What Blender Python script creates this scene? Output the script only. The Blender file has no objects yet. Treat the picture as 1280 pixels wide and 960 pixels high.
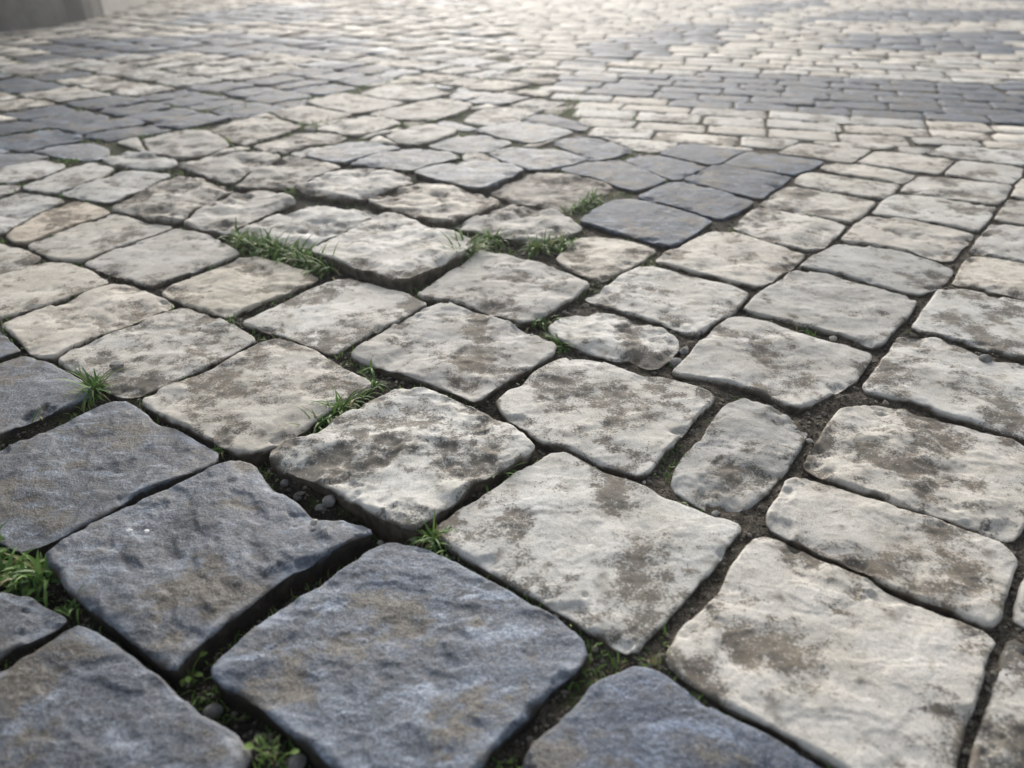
import bpy, math, random
import numpy as np
from mathutils import Vector
from mathutils.geometry import delaunay_2d_cdt

random.seed(7)
RNG = np.random.default_rng(7)
S = bpy.context.scene
COL = S.collection
R = math.radians

# ---------------------------------------------------------------- camera (phone held low over the paving)
H, FPX, PITCH = 0.45, 1000.0, 30.0
CP, SP = math.cos(R(PITCH)), math.sin(R(PITCH))
cam_d = bpy.data.cameras.new('camera')
cam = bpy.data.objects.new('camera', cam_d); COL.objects.link(cam)
cam.location = (0, 0, H); cam.rotation_euler = (R(90 - PITCH), 0, 0)
cam_d.sensor_width = 36.0; cam_d.lens = 36.0 * FPX / 1280.0
cam_d.clip_start = .01; cam_d.clip_end = 500
cam_d.dof.use_dof = True; cam_d.dof.focus_distance = .83; cam_d.dof.aperture_fstop = 5.2
S.camera = cam

def ray(u, v):
    x, y = (u - 640) / FPX, (480 - v) / FPX
    return x, CP + y * SP, -SP + y * CP
def unproj(u, v, z=0.0):                       # where the sight line through a photo point meets the height z
    x, y, w = ray(u, v)
    t = (z - H) / w
    return x * t, y * t
def proj(x, y, z=0.0):
    d = y * CP - (z - H) * SP
    up = y * SP + (z - H) * CP
    return 640 + FPX * x / d, 480 - FPX * up / d

# ---------------------------------------------------------------- noise
def pn(x, y, seed=0):
    x = np.asarray(x, float); y = np.asarray(y, float)
    xi = np.floor(x).astype(np.int64); yi = np.floor(y).astype(np.int64)
    fx, fy = x - xi, y - yi
    def g(ix, iy, dx, dy):
        h = (ix * 374761393 + iy * 668265263 + int(seed) * 974634777) & 0xffffffff
        h = ((h ^ (h >> 13)) * 1274126177) & 0xffffffff
        h = h ^ (h >> 16)
        a = h * (2 * math.pi / 4294967296.0)
        return np.cos(a) * dx + np.sin(a) * dy
    u = fx * fx * fx * (fx * (fx * 6 - 15) + 10); v = fy * fy * fy * (fy * (fy * 6 - 15) + 10)
    a = g(xi, yi, fx, fy); b = g(xi + 1, yi, fx - 1, fy)
    c = g(xi, yi + 1, fx, fy - 1); d = g(xi + 1, yi + 1, fx - 1, fy - 1)
    return 1.5 * ((a + u * (b - a)) + v * ((c + u * (d - c)) - (a + u * (b - a))))
def fbm(x, y, seed=0, o=4, gain=.5):
    s, a, f = 0, 1, 1
    for k in range(o):
        s = s + a * pn(x * f, y * f, seed + 31 * k); a *= gain; f *= 2.03
    return s
def sst(a, b, x):
    t = np.clip((x - a) / (b - a), 0, 1); return t * t * (3 - 2 * t)

# ---------------------------------------------------------------- mesh helpers
def mesh_from(name, V, faces_list, smooth=True, attrs=None):
    """V (n,3); faces_list: index arrays of shape (m,3) or (m,4)"""
    me = bpy.data.meshes.new(name)
    V = np.asarray(V, np.float32)
    me.vertices.add(len(V)); me.vertices.foreach_set('co', V.ravel())
    faces_list = [np.asarray(f, np.int32) for f in faces_list if len(f)]
    nl = sum(f.size for f in faces_list); nf = sum(len(f) for f in faces_list)
    me.loops.add(nl); me.loops.foreach_set('vertex_index', np.concatenate([f.ravel() for f in faces_list]))
    me.polygons.add(nf)
    tot = np.concatenate([np.full(len(f), f.shape[1], np.int32) for f in faces_list])
    me.polygons.foreach_set('loop_start', (np.cumsum(tot) - tot).astype(np.int32))
    me.polygons.foreach_set('loop_total', tot)
    me.polygons.foreach_set('use_smooth', np.full(nf, smooth))
    for k, a in (attrs or {}).items():
        at = me.attributes.new(k, 'FLOAT', 'POINT'); at.data.foreach_set('value', np.asarray(a, np.float32))
    me.update(calc_edges=True); me.validate()
    return me
def link(name, me, mat, loc=(0, 0, 0), parent=None):
    o = bpy.data.objects.new(name, me); COL.objects.link(o); o.location = loc
    if mat: me.materials.append(mat)
    if parent: o.parent = parent
    return o
def tag(o, label, cat=None, group=None, kind=None):
    o['label'] = label
    if cat: o['category'] = cat
    if group: o['group'] = group
    if kind: o['kind'] = kind
    return o

# ---------------------------------------------------------------- materials
class N:
    def __init__(s, name):
        s.m = bpy.data.materials.new(name); s.m.use_nodes = True
        s.t = s.m.node_tree; s.b = s.t.nodes['Principled BSDF']
        s.pos = s.t.nodes.new('ShaderNodeNewGeometry').outputs['Position']
        oi = s.t.nodes.new('ShaderNodeObjectInfo'); s.rnd = oi.outputs['Random']; s.tone = oi.outputs['Color']
    def l(s, a, b): s.t.links.new(a, b)
    def put(s, sock, v):
        if hasattr(v, 'is_linked'): s.l(v, sock)
        else: sock.default_value = v
    def noise(s, scale, detail=4, rough=.55, dist=0., stretch=None, rot=0, vec=None):
        n = s.t.nodes.new('ShaderNodeTexNoise'); n.inputs['Scale'].default_value = scale
        n.inputs['Detail'].default_value = detail; n.inputs['Roughness'].default_value = rough; n.inputs['Distortion'].default_value = dist
        v = vec or s.pos
        if stretch:
            mp = s.t.nodes.new('ShaderNodeMapping'); mp.inputs['Scale'].default_value = stretch; mp.inputs['Rotation'].default_value = (0, 0, rot)
            s.l(v, mp.inputs['Vector']); v = mp.outputs[0]
        s.l(v, n.inputs['Vector']); return n.outputs['Fac']
    def voro(s, scale):
        n = s.t.nodes.new('ShaderNodeTexVoronoi'); n.inputs['Scale'].default_value = scale; s.l(s.pos, n.inputs['Vector']); return n.outputs['Distance']
    def attr(s, name):
        n = s.t.nodes.new('ShaderNodeAttribute'); n.attribute_name = name; return n.outputs['Fac']
    def rng(s, v, a, b, c=0., d=1.):
        n = s.t.nodes.new('ShaderNodeMapRange'); n.interpolation_type = 'SMOOTHSTEP'
        for k, q in zip(('Value', 'From Min', 'From Max', 'To Min', 'To Max'), (v, a, b, c, d)): s.put(n.inputs[k], q)
        return n.outputs[0]
    def math(s, op, a, b=0.):
        n = s.t.nodes.new('ShaderNodeMath'); n.operation = op; s.put(n.inputs[0], a); s.put(n.inputs[1], b); return n.outputs[0]
    def mix(s, f, a, b, mode='MIX'):
        n = s.t.nodes.new('ShaderNodeMix'); n.data_type = 'RGBA'; n.blend_type = mode
        q = lambda c: c if hasattr(c, 'is_linked') else (*c, 1)
        s.put(n.inputs[0], f); s.put(n.inputs[6], q(a)); s.put(n.inputs[7], q(b)); return n.outputs[2]
    def bump(s, h, strength, dist, prev=None):
        n = s.t.nodes.new('ShaderNodeBump'); n.inputs['Strength'].default_value = strength; n.inputs['Distance'].default_value = dist
        s.l(h, n.inputs['Height'])
        if prev: s.l(prev, n.inputs['Normal'])
        return n.outputs[0]
    def done(s, col, rough, normal=None, spec=.5):
        s.put(s.b.inputs['Base Color'], col if hasattr(col, 'is_linked') else (*col, 1)); s.put(s.b.inputs['Roughness'], rough)
        s.b.inputs['Specular IOR Level'].default_value = spec
        if normal: s.l(normal, s.b.inputs['Normal'])
        return s.m

def white_mat(name='pale_limestone', grime=0.):
    n = N(name)
    big = n.noise(14, 4, .6); mid = n.noise(70, 5, .65, .4); fine = n.noise(420, 3, .7); grain = n.noise(1100, 2, .6)
    c = n.mix(n.rng(big, .35, .65), (.535, .522, .482), (.66, .652, .625))
    c = n.mix(n.rng(mid, .5, .75, 0, .55), c, (.42, .395, .34))
    tint = n.mix(n.rnd, (.86, .85, .84), (1.06, 1.03, .98))
    c = n.mix(1.0, c, tint, 'MULTIPLY')
    d = n.math('ADD', n.attr('dirt'), n.math('ADD', n.math('MULTIPLY', n.math('SUBTRACT', mid, .5), 2.3), n.math('MULTIPLY', n.math('SUBTRACT', fine, .5), 2.8)))
    d = n.math('ADD', d, n.math('ADD', n.math('MULTIPLY', n.math('SUBTRACT', n.rnd, .5), .45), grime)); df = n.rng(d, .05, .92, 0, .92)
    dc = n.mix(n.rng(n.noise(45, 3), .38, .62), (.105, .096, .080), (.19, .160, .125))
    c = n.mix(df, c, dc)
    pit = n.noise(230, 3, .6)
    c = n.mix(1.0, c, n.mix(n.rng(fine, .36, .64), (.88, .87, .86), (1.08, 1.08, 1.08)), 'MULTIPLY')
    c = n.mix(1.0, c, n.mix(n.rng(grain, .36, .64), (.84, .84, .84), (1.12, 1.12, 1.12)), 'MULTIPLY')
    c = n.mix(n.rng(n.math('ADD', pit, n.math('MULTIPLY', d, .05)), .60, .70, 0, .45), c, (.15, .13, .10))
    c = n.mix(n.rng(n.math('ADD', fine, n.math('MULTIPLY', d, .08)), .61, .67, 0, .5), c, (.14, .126, .10))
    c = n.mix(n.rng(grain, .62, .68, 0, .5), c, (.12, .11, .09))
    c = n.mix(n.rng(fine, .40, .31, 0, .55), c, (.74, .73, .70))  # whitish highlights on the grain, put into the colour
    c = n.mix(1.0, c, n.tone, 'MULTIPLY')
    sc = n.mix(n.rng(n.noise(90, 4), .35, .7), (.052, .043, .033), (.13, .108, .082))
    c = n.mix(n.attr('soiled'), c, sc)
    nb = n.bump(mid, .2, .003); nb = n.bump(fine, .45, .0011, nb); nb = n.bump(grain, .5, .0007, nb)
    return n.done(c, n.rng(mid, .3, .7, .68, .86), nb, .22)
def dark_mat(name, a, b, brown, rough, dirt=1.):
    n = N(name)
    big = n.noise(16, 4, .6, .5); st = n.noise(55, 5, .65, .6, (1, 2.6, 1), .5); fine = n.noise(380, 4, .75); grain = n.noise(950, 2, .6)
    c = n.mix(n.rng(st, .32, .68), a, b)
    c = n.mix(n.rng(big, .47, .62, 0, .8), c, tuple(x * .55 for x in a)); c = n.mix(n.rng(n.noise(24, 5, .65, .8, (1, 2.2, 1), 1.1), .53, .66, 0, .8), c, tuple(x * 1.9 for x in b))
    c = n.mix(1.0, c, n.mix(n.rnd, (.82, .83, .85), (1.12, 1.1, 1.08)), 'MULTIPLY')
    d = n.math('ADD', n.attr('dirt'), n.math('ADD', n.math('MULTIPLY', n.math('SUBTRACT', st, .5), 2.0), n.math('MULTIPLY', n.math('SUBTRACT', fine, .5), 1.8)))
    c = n.mix(n.rng(d, .08, .8, 0, .9 * dirt), c, brown)
    c = n.mix(1.0, c, n.mix(n.rng(fine, .34, .66), (.52, .52, .53), (1.46, 1.46, 1.45)), 'MULTIPLY')
    c = n.mix(1.0, c, n.mix(n.rng(grain, .36, .64), (.68, .68, .68), (1.32, 1.32, 1.32)), 'MULTIPLY')
    c = n.mix(n.rng(grain, .63, .70, 0, .6), c, tuple(x * 2.4 for x in b))
    c = n.mix(1.0, c, n.tone, 'MULTIPLY')
    c = n.mix(n.attr('worn'), c, tuple(x * 2.4 for x in b))
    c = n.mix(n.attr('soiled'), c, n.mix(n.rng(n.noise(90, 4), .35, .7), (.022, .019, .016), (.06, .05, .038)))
    nb = n.bump(st, .2, .003); nb = n.bump(fine, .7, .0018, nb); nb = n.bump(grain, .5, .0009, nb)
    return n.done(c, n.rng(st, .3, .7, rough, rough + .18), nb, .5 if name == 'dark_basalt' else .3)
def soil_mat():
    n = N('joint_soil')
    big = n.noise(9, 4, .6); mid = n.noise(120, 5, .7); fine = n.noise(500, 3, .7)
    c = n.mix(n.attr('sandy'), (.052, .046, .037), (.185, .163, .131))
    c = n.mix(n.rng(mid, .38, .62), n.mix(1.0, c, (.55, .53, .5), 'MULTIPLY'), c)
    c = n.mix(1.0, c, n.mix(n.rng(fine, .36, .64), (.5, .5, .5), (1.5, 1.5, 1.5)), 'MULTIPLY'); c = n.mix(n.rng(fine, .60, .68, 0, .6), c, (.20, .18, .15))
    c = n.mix(n.math('MULTIPLY', n.attr('moss'), n.rng(mid, .42, .6)), c, (.055, .085, .018))
    nb = n.bump(mid, 1., .008); nb = n.bump(fine, 1., .003, nb)
    return n.done(c, .95, nb, .2)
def plain(name, a, b, scale, rough, spec=.3, bump=.003):
    n = N(name); q = n.noise(scale, 5, .65)
    return n.done(n.mix(n.rng(q, .3, .7), a, b), rough, n.bump(q, .5, bump), spec)
def leaf_mat(name, a, b, dry):
    n = N(name); t = n.attr('tint')
    c = n.mix(n.rng(t, 0, .8), a, b); c = n.mix(n.rng(t, .84, .96), c, dry)
    m = n.done(c, .55, None, .35)
    n.b.inputs['Subsurface Weight'].default_value = .0
    n.b.inputs['Transmission Weight'].default_value = .0
    tr = n.t.nodes.new('ShaderNodeBsdfTranslucent'); n.l(c, tr.inputs['Color'])
    mx = n.t.nodes.new('ShaderNodeMixShader'); mx.inputs[0].default_value = .3
    out = [k for k in n.t.nodes if k.type == 'OUTPUT_MATERIAL'][0]
    n.l(n.b.outputs[0], mx.inputs[1]); n.l(tr.outputs[0], mx.inputs[2]); n.l(mx.outputs[0], out.inputs[0])
    return m
MAT = {
    'white': white_mat(), 'white_dirty': white_mat('grimy_limestone', .55), 'white_grey': white_mat('dull_limestone', .22),
    'dark': dark_mat('dark_basalt', (.054, .067, .091), (.122, .142, .172), (.098, .084, .064), .52),
    'slate': dark_mat('blue_slate', (.050, .069, .098), (.092, .118, .155), (.16, .135, .10), .62, .7),
    'slate_pale': dark_mat('pale_bluish_stone', (.115, .130, .150), (.215, .235, .260), (.22, .195, .16), .58, .8),
    'soil': soil_mat(),
    'gravel': plain('crumbs', (.05, .044, .036), (.22, .20, .165), 60, .9),
    'grass': leaf_mat('grass_blades', (.06, .145, .028), (.17, .29, .065), (.27, .24, .11)),
    'leaf': leaf_mat('seedling_leaves', (.12, .22, .04), (.24, .34, .09), (.3, .33, .12)),
}
# ---------------------------------------------------------------- stones seen one by one
# (surface, rise above the paving in m, edge radius in m, roughness of the top, outline seen in the photograph, label)
STONES = [
('dark', .004, .012, 1.0, [(262,835),(290,808),(320,780),(415,720),(460,687),(485,677),(527,681),(560,697),(640,740),(707,775),(729,797),(733,815),(722,833),(690,857),(660,893),(625,920),(598,955),(575,990),(545,1010),(500,1000),(440,968),(377,925),(320,875),(280,853)],
 'large blue-grey slab with pale streaks and brown hollows, bottom centre among the dark stones'),
('dark', .006, .012, 1.4, [(54,690),(112,653),(170,626),(225,602),(270,582),(297,574),(315,578),(335,603),(370,627),(392,647),(430,649),(455,652),(467,662),(432,675),(387,702),(340,728),(275,780),(235,814),(217,834),(200,828),(185,817),(150,785),(112,757),(85,735),(66,710)],
 'dark stone with a pale worn rim and two white flecks on it'),
('dark', .002, .010, 1.1, [(155,501),(175,509),(192,528),(220,535),(250,552),(271,566),(268,577),(225,594),(175,613),(137,637),(105,652),(70,670),(47,680),(25,685),(0,676),(-60,650),(-110,622),(-70,592),(0,560),(75,532),(112,512),(140,502)],
 'blue-brown dark stone below the thick grass strip at the left edge'),
('dark', .004, .010, .8, [(30,445),(62,452),(100,473),(118,490),(95,500),(65,512),(25,528),(0,540),(-60,565),(-110,540),(-60,485),(0,455)],
 'blue-black stone above the thick grass strip at the left edge'),
('dark', .002, .009, .8, [(-2,410),(15,424),(28,436),(0,446),(-60,468),(-95,455),(-50,418)],
 'sliver of a dark stone at the left edge, farthest of the dark corner row'),
('dark', .004, .012, 1.1, [(95,781),(110,784),(130,795),(160,815),(195,842),(217,867),(250,890),(295,917),(313,940),(300,965),(250,1000),(190,1040),(120,1060),(20,1000),(-60,940),(-110,890),(-60,860),(0,838),(50,807),(75,792)],
 'dark stone with a brown dusty hollow filling the bottom left corner'),
('dark', .002, .010, 1.0, [(-5,738),(37,747),(67,762),(81,774),(62,787),(25,803),(0,818),(-50,842),(-100,820),(-120,770),(-60,745)],
 'small streaked dark stone at the left edge below the grass clump'),
('dark', .002, .012, .8, [(790,832),(812,835),(835,845),(872,862),(922,892),(960,917),(1000,940),(1045,965),(1060,1000),(1000,1060),(900,1090),(760,1060),(660,1010),(640,985),(652,958),(665,932),(695,905),(727,875),(740,857),(765,843)],
 'smooth slate-blue stone cut off by the bottom edge beside the biggest white slab'),
('white', .009, .013, 1.45, [(340,570),(343,560),(353,553),(375,551),(397,545),(420,523),(460,502),(495,487),(530,485),(552,492),(585,505),(615,520),(638,530),(655,545),(668,558),(655,568),(615,587),(587,603),(560,627),(530,650),(517,658),(503,655),(460,632),(420,610),(382,593),(352,580)],
 'thick white stone with scooped brown hollows and a stained side, above the gravel gap'),
('white', .002, .009, .8, [(707,564),(690,567),(672,577),(645,592),(620,612),(582,635),(552,653),(544,665),(565,682),(602,702),(640,728),(677,750),(715,770),(747,788),(775,804),(790,812),(802,800),(818,783),(840,758),(868,728),(892,702),(912,672),(925,656),(915,649),(895,647),(865,635),(827,620),(795,604),(760,592),(732,575)],
 'large flat cream slab in the lower middle, its lower point touching the dark stones'),
('white', .003, .010, .9, [(702,447),(685,455),(667,467),(655,480),(638,487),(622,500),(630,515),(655,532),(672,547),(702,556),(747,577),(780,586),(800,590),(811,585),(825,567),(847,545),(870,517),(892,496),(885,490),(865,482),(830,472),(800,470),(780,462),(752,452),(727,447)],
 'white stone with a brown left corner, beside the sandy gap left of the broken filler'),
('white', .002, .010, .9, [(958,668),(985,677),(1022,695),(1052,707),(1088,723),(1115,740),(1142,752),(1172,760),(1210,775),(1237,790),(1247,801),(1238,822),(1232,850),(1225,875),(1212,905),(1202,937),(1197,975),(1180,1005),(1150,1010),(1090,980),(1055,957),(1025,942),(990,922),(960,906),(915,886),(882,867),(852,847),(835,828),(840,810),(857,782),(885,760),(905,738),(915,712),(930,690),(945,673)],
 'biggest white slab at the bottom right, mottled with dark brown stains'),
('white', .002, .010, 1.0, [(1002,596),(987,600),(975,622),(961,640),(962,652),(985,667),(1010,682),(1047,697),(1085,712),(1115,732),(1157,750),(1185,760),(1220,775),(1238,782),(1252,768),(1260,738),(1273,703),(1250,681),(1222,665),(1185,652),(1142,642),(1100,627),(1065,615),(1035,604)],
 'long narrow white stone with grey streaks, just above the biggest white slab'),
('white', .002, .011, 1.2, [(1052,512),(1040,524),(1031,540),(1017,562),(1008,580),(1018,588),(1060,604),(1100,618),(1140,634),(1185,648),(1217,660),(1242,671),(1266,672),(1278,655),(1292,620),(1302,585),(1298,562),(1275,551),(1235,540),(1190,528),(1135,513),(1100,505),(1072,506)],
 'white stone, smooth raised left half, broken right half, above the long narrow one'),
('white', .005, .011, 1.0, [(1082,480),(1100,457),(1118,432),(1126,419),(1150,420),(1172,423),(1197,435),(1222,446),(1250,454),(1290,456),(1330,470),(1350,500),(1330,545),(1310,555),(1280,545),(1247,535),(1197,519),(1147,501),(1105,490),(1086,486)],
 'white stone on the right edge with a scooped dirty back edge'),
('white_dirty', .000, .012, 1.1, [(1250,812),(1262,800),(1300,790),(1360,830),(1380,900),(1330,980),(1260,1010),(1208,975),(1212,945),(1222,908),(1232,878),(1240,845)],
 'grey grimy stone cut off at the bottom right corner'),
('white', .000, .010, .9, [(1272,742),(1280,720),(1300,700),(1350,710),(1370,760),(1340,790),(1295,786),(1268,772)],
 'sliver of pale stone at the right edge beside the long narrow one'),
('white', .003, .010, 1.0, [(842,464),(857,450),(880,425),(900,405),(912,398),(930,397),(960,402),(1010,420),(1060,434),(1090,442),(1078,460),(1065,475),(1045,487),(1017,500),(997,507),(975,498),(955,486),(910,475),(865,468)],
 'pale stone with a thin cracked layer, directly behind the broken filler stone'),
('white', .000, .011, 1.45, [(930,500),(908,506),(895,522),(882,545),(858,567),(845,590),(843,608),(865,624),(885,634),(912,640),(938,628),(958,612),(978,588),(1000,556),(1008,537),(985,520),(962,507)],
 'small broken filler stone sunk in sandy dirt between larger white stones'),
('white', .002, .009, .9, [(928,386),(945,370),(962,357),(985,341),(1003,339),(1035,343),(1072,355),(1110,365),(1146,372),(1136,392),(1115,412),(1104,427),(1093,430),(1060,419),(1010,406),(960,394)],
 'squarish pale stone with a curled brown chip mark, behind the stone with a cracked layer'),
('white', .001, .009, .7, [(1000,333),(1018,320),(1045,307),(1065,306),(1097,310),(1135,317),(1172,328),(1192,337),(1185,350),(1170,357),(1150,367),(1125,362),(1090,352),(1060,343),(1030,336)],
 'smooth pale stone just behind the one with the curled chip mark'),
('white', .003, .010, .7, [(1142,407),(1160,382),(1174,362),(1190,359),(1222,365),(1280,377),(1330,390),(1350,415),(1330,445),(1290,447),(1250,438),(1222,430),(1185,418),(1152,412)],
 'clean pale stone at the right edge, behind the one with the scooped back'),
('white', .001, .008, .9, [(1190,353),(1203,334),(1212,322),(1230,319),(1280,330),(1330,343),(1335,365),(1300,375),(1280,371),(1222,358)],
 'pale stone with a grey smudge at the right edge, behind the clean one'),
('white', .001, .008, 1.0, [(1214,314),(1225,298),(1236,284),(1245,278),(1280,283),(1330,292),(1345,315),(1320,332),(1280,326),(1240,318)],
 'rough streaked pale stone at the right edge behind the one with a grey smudge'),
('white', .001, .008, .6, [(1246,274),(1254,262),(1262,250),(1280,250),(1330,257),(1340,275),(1320,288),(1280,279)],
 'smooth pale stone cut by the right edge behind the rough streaked one'),
('white', .001, .008, .6, [(1264,244),(1272,232),(1280,222),(1330,228),(1335,250),(1280,247)],
 'sliver of pale stone at the right edge, farthest of its column'),
('white', .001, .009, 1.1, [(1052,300),(1070,282),(1086,271),(1122,272),(1172,281),(1216,291),(1208,303),(1198,312),(1190,323),(1180,324),(1147,315),(1110,308),(1072,303)],
 'pale stone with a dark smear and chipped right end, left of the long sandy joint'),
('white', .001, .008, .6, [(1092,266),(1105,252),(1118,243),(1160,246),(1197,252),(1243,258),(1233,275),(1223,287),(1197,281),(1150,273),(1110,268)],
 'wide clean pale stone left of the long sandy joint, behind the one with a smear'),
('white', .001, .008, .9, [(1126,238),(1136,229),(1147,221),(1180,222),(1210,226),(1266,232),(1256,246),(1246,255),(1210,250),(1172,245)],
 'wide stained pale stone at the far end of the long sandy joint'),
('white', .001, .007, .6, [(1182,217),(1192,208),(1202,202),(1235,204),(1276,209),(1274,219),(1266,229),(1222,224)],
 'short cream stone right of a dirt-filled gap, behind the wide stained one'),
('white', .001, .007, .5, [(1072,203),(1082,196),(1093,189),(1135,192),(1191,199),(1182,209),(1174,217),(1135,212),(1100,207)],
 'cream stone left of a dirt-filled gap, right of the dark wedge tip'),
('white', .001, .007, .5, [(974,191),(985,185),(997,180),(1045,183),(1089,188),(1079,195),(1067,202),(1035,199),(1005,194)],
 'cream stone touching the back of the dark wedge tip'),
('white', .001, .007, .5, [(1162,192),(1172,187),(1182,182),(1230,185),(1290,190),(1285,199),(1277,206),(1235,201),(1195,197)],
 'long cream stone at the right edge behind the dirt-filled gap'),
('white', .001, .007, .9, [(1026,211),(1037,203),(1072,205),(1110,211),(1144,219),(1130,228),(1085,222),(1055,217)],
 'narrow pale stone at the right tip of the dark wedge'),
('white', .001, .007, .8, [(995,227),(1008,215),(1035,217),(1080,225),(1126,231),(1112,244),(1098,247),(1047,239),(1010,233)],
 'pale stone with a brown front edge, second along the right side of the dark wedge'),
('white', .001, .008, .9, [(952,255),(967,243),(985,233),(1022,239),(1060,246),(1094,253),(1080,266),(1063,278),(1035,271),(997,264)],
 'pinkish pale stone, third along the right side of the dark wedge'),
('white', .001, .008, 1.1, [(918,284),(935,268),(950,258),(980,264),(1020,272),(1056,281),(1043,295),(1028,308),(1005,311),(960,301)],
 'ridged pale stone, fourth along the right side of the dark wedge'),
('white', .002, .009, .9, [(820,325),(838,312),(860,302),(882,292),(908,288),(960,302),(1006,318),(985,336),(962,353),(945,356),(915,349),(865,337)],
 'warm cream stone below the nearest corner of the dark wedge'),
('white', .002, .009, 1.0, [(732,373),(752,362),(780,342),(800,333),(815,332),(852,342),(890,352),(915,358),(936,367),(926,382),(908,394),(888,405),(872,416),(858,414),(827,402),(790,390),(752,379)],
 'white stone with a grey smear across it, behind the cracked stone with a bump'),
('white', .002, .010, 1.4, [(687,409),(705,395),(735,389),(765,392),(795,401),(825,407),(845,422),(846,434),(838,446),(822,455),(810,458),(790,448),(765,448),(745,441),(715,430),(697,421)],
 'small cracked stone with a pale bump, between two grass tufts and broken rubble'),
('white', .004, .010, 1.2, [(440,442),(460,427),(495,405),(532,386),(560,379),(582,386),(620,399),(665,417),(694,430),(690,441),(665,455),(640,469),(617,482),(602,494),(590,497),(560,484),(520,469),(482,458),(455,449)],
 'blotchy white diamond-shaped stone in the middle, right of the open gap with a tuft'),
('white', .005, .010, 1.1, [(522,366),(545,351),(572,334),(595,318),(610,312),(640,321),(677,330),(715,342),(736,355),(715,371),(690,386),(672,396),(652,400),(620,391),(590,382),(557,374),(535,371)],
 'domed white stone in front of two bright grass tufts, right of the raised stone'),
('white', .017, .009, 1.25, [(390,311),(420,297),(445,284),(470,272),(492,267),(510,272),(537,284),(565,291),(592,301),(575,316),(550,328),(520,340),(502,346),(480,341),(450,332),(415,321)],
 'bright white stone standing up highest, with a thick brown front face'),
('white', .002, .009, .8, [(303,402),(322,395),(345,384),(382,365),(420,350),(440,350),(470,357),(507,367),(533,379),(515,389),(495,400),(460,417),(430,433),(415,441),(390,431),(357,418),(327,410)],
 'smooth beige-white stone directly below the raised stone with a brown front'),
('white', .004, .010, 1.0, [(177,502),(187,492),(215,480),(250,467),(287,450),(320,430),(345,422),(365,427),(395,440),(425,457),(464,478),(452,488),(432,497),(402,517),(370,540),(335,557),(315,563),(300,562),(275,552),(237,535),(200,515)],
 'large white stone left of the grass-filled joint, above the dark corner stones'),
('white', .002, .009, 1.0, [(73,451),(84,439),(112,425),(150,411),(205,390),(230,386),(250,391),(287,405),(312,419),(318,424),(300,434),(262,454),(212,476),(175,491),(157,493),(125,482),(100,467),(80,457)],
 'long grey-white stone with a black pit near its left end'),
('white', .002, .009, 1.1, [(2,406),(37,391),(75,379),(112,362),(140,354),(160,354),(180,364),(216,379),(200,389),(162,405),(120,420),(92,433),(68,446),(50,446),(25,430),(12,417)],
 'pale stone with a crusty tan patch, behind the one with the black pit'),
('white', .001, .009, .7, [(-5,346),(37,332),(62,329),(87,330),(110,337),(134,352),(100,364),(62,378),(0,396),(-50,412),(-90,395),(-60,365)],
 'smooth greyish stone at the left edge, behind the one with a crusty patch'),
('white', .000, .008, .9, [(-10,303),(25,310),(50,322),(40,330),(0,342),(-50,353),(-70,335),(-40,312)],
 'small pale stone end at the left edge behind the smooth greyish one'),
('white', .001, .008, .8, [(108,328),(130,316),(175,301),(217,287),(240,286),(262,295),(298,316),(285,324),(250,334),(212,347),(188,356),(170,350),(145,342),(115,332)],
 'grey-cream stone just left of the lush grass joint, its left side nearly seamless'),
('white', .001, .008, .8, [(36,307),(62,295),(100,278),(140,267),(160,265),(182,275),(216,283),(175,299),(130,313),(100,326),(75,324),(50,316)],
 'pale speckled stone closely joined to the left of the grey-cream one'),
('white', .001, .008, .9, [(8,294),(40,272),(75,256),(97,249),(115,256),(140,266),(105,278),(62,292),(32,302),(20,301)],
 'tan stone with a rosy tint, second from the left edge in its row'),
('white', .000, .008, 1.2, [(-5,250),(25,240),(45,238),(78,250),(70,256),(35,272),(5,292),(-30,300),(-60,285),(-40,262)],
 'cracked tan stone at the left edge beside the rosy tan one'),
('white', .000, .007, .7, [(-40,236),(0,230),(24,232),(14,238),(-10,247),(-50,252)],
 'thin pale wedge of stone at the left edge behind the cracked tan one'),
('white', .002, .008, .9, [(-30,220),(0,211),(50,200),(80,207),(62,217),(20,227),(-15,230)],
 'pale stone at the left edge just in front of the dark band'),
('white', .001, .008, .9, [(28,233),(60,220),(87,210),(112,204),(142,210),(125,221),(75,239),(50,239)],
 'greyish lilac pale stone behind the warm tan one, right of a mossy joint'),
('white', .002, .008, .8, [(77,241),(125,224),(160,215),(185,215),(212,218),(180,234),(137,251),(105,247)],
 'warm tan smooth stone between a small pale lump and the rosy tan stone'),
('white', .006, .010, 1.6, [(139,261),(155,250),(205,228),(225,221),(250,223),(275,231),(290,238),(265,250),(240,262),(224,274),(205,275),(190,274),(165,267)],
 'rugged grey-white stone right of the warm tan one, moss at its front right'),
('white', .008, .010, 1.65, [(298,240),(330,237),(352,243),(368,252),(345,262),(318,274),(300,281),(283,290),(262,289),(230,281),(246,265),(270,252)],
 'rugged grey-white stone with a black undercut front, just behind the lush grass joint'),
('white', .006, .010, 1.6, [(298,290),(325,276),(357,258),(390,256),(425,261),(460,264),(472,269),(440,284),(415,296),(385,308),(365,308),(340,302),(318,297)],
 'rugged grey stone leaning behind the lush grass joint, left of the raised stone'),
('white', .000, .009, 1.2, [(203,365),(220,352),(250,342),(300,323),(325,321),(350,328),(378,337),(397,347),(380,357),(350,369),(318,381),(283,395),(250,386),(217,373)],
 'ridged white stone in front of the lush grass joint, with a creamy middle'),
('white', .006, .009, 1.7, [(567,281),(590,271),(620,260),(645,254),(665,256),(702,267),(727,284),(705,294),(682,301),(660,300),(635,296),(610,290),(585,286)],
 'jagged broken white stone behind two grass tufts, right of the raised stone'),
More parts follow.
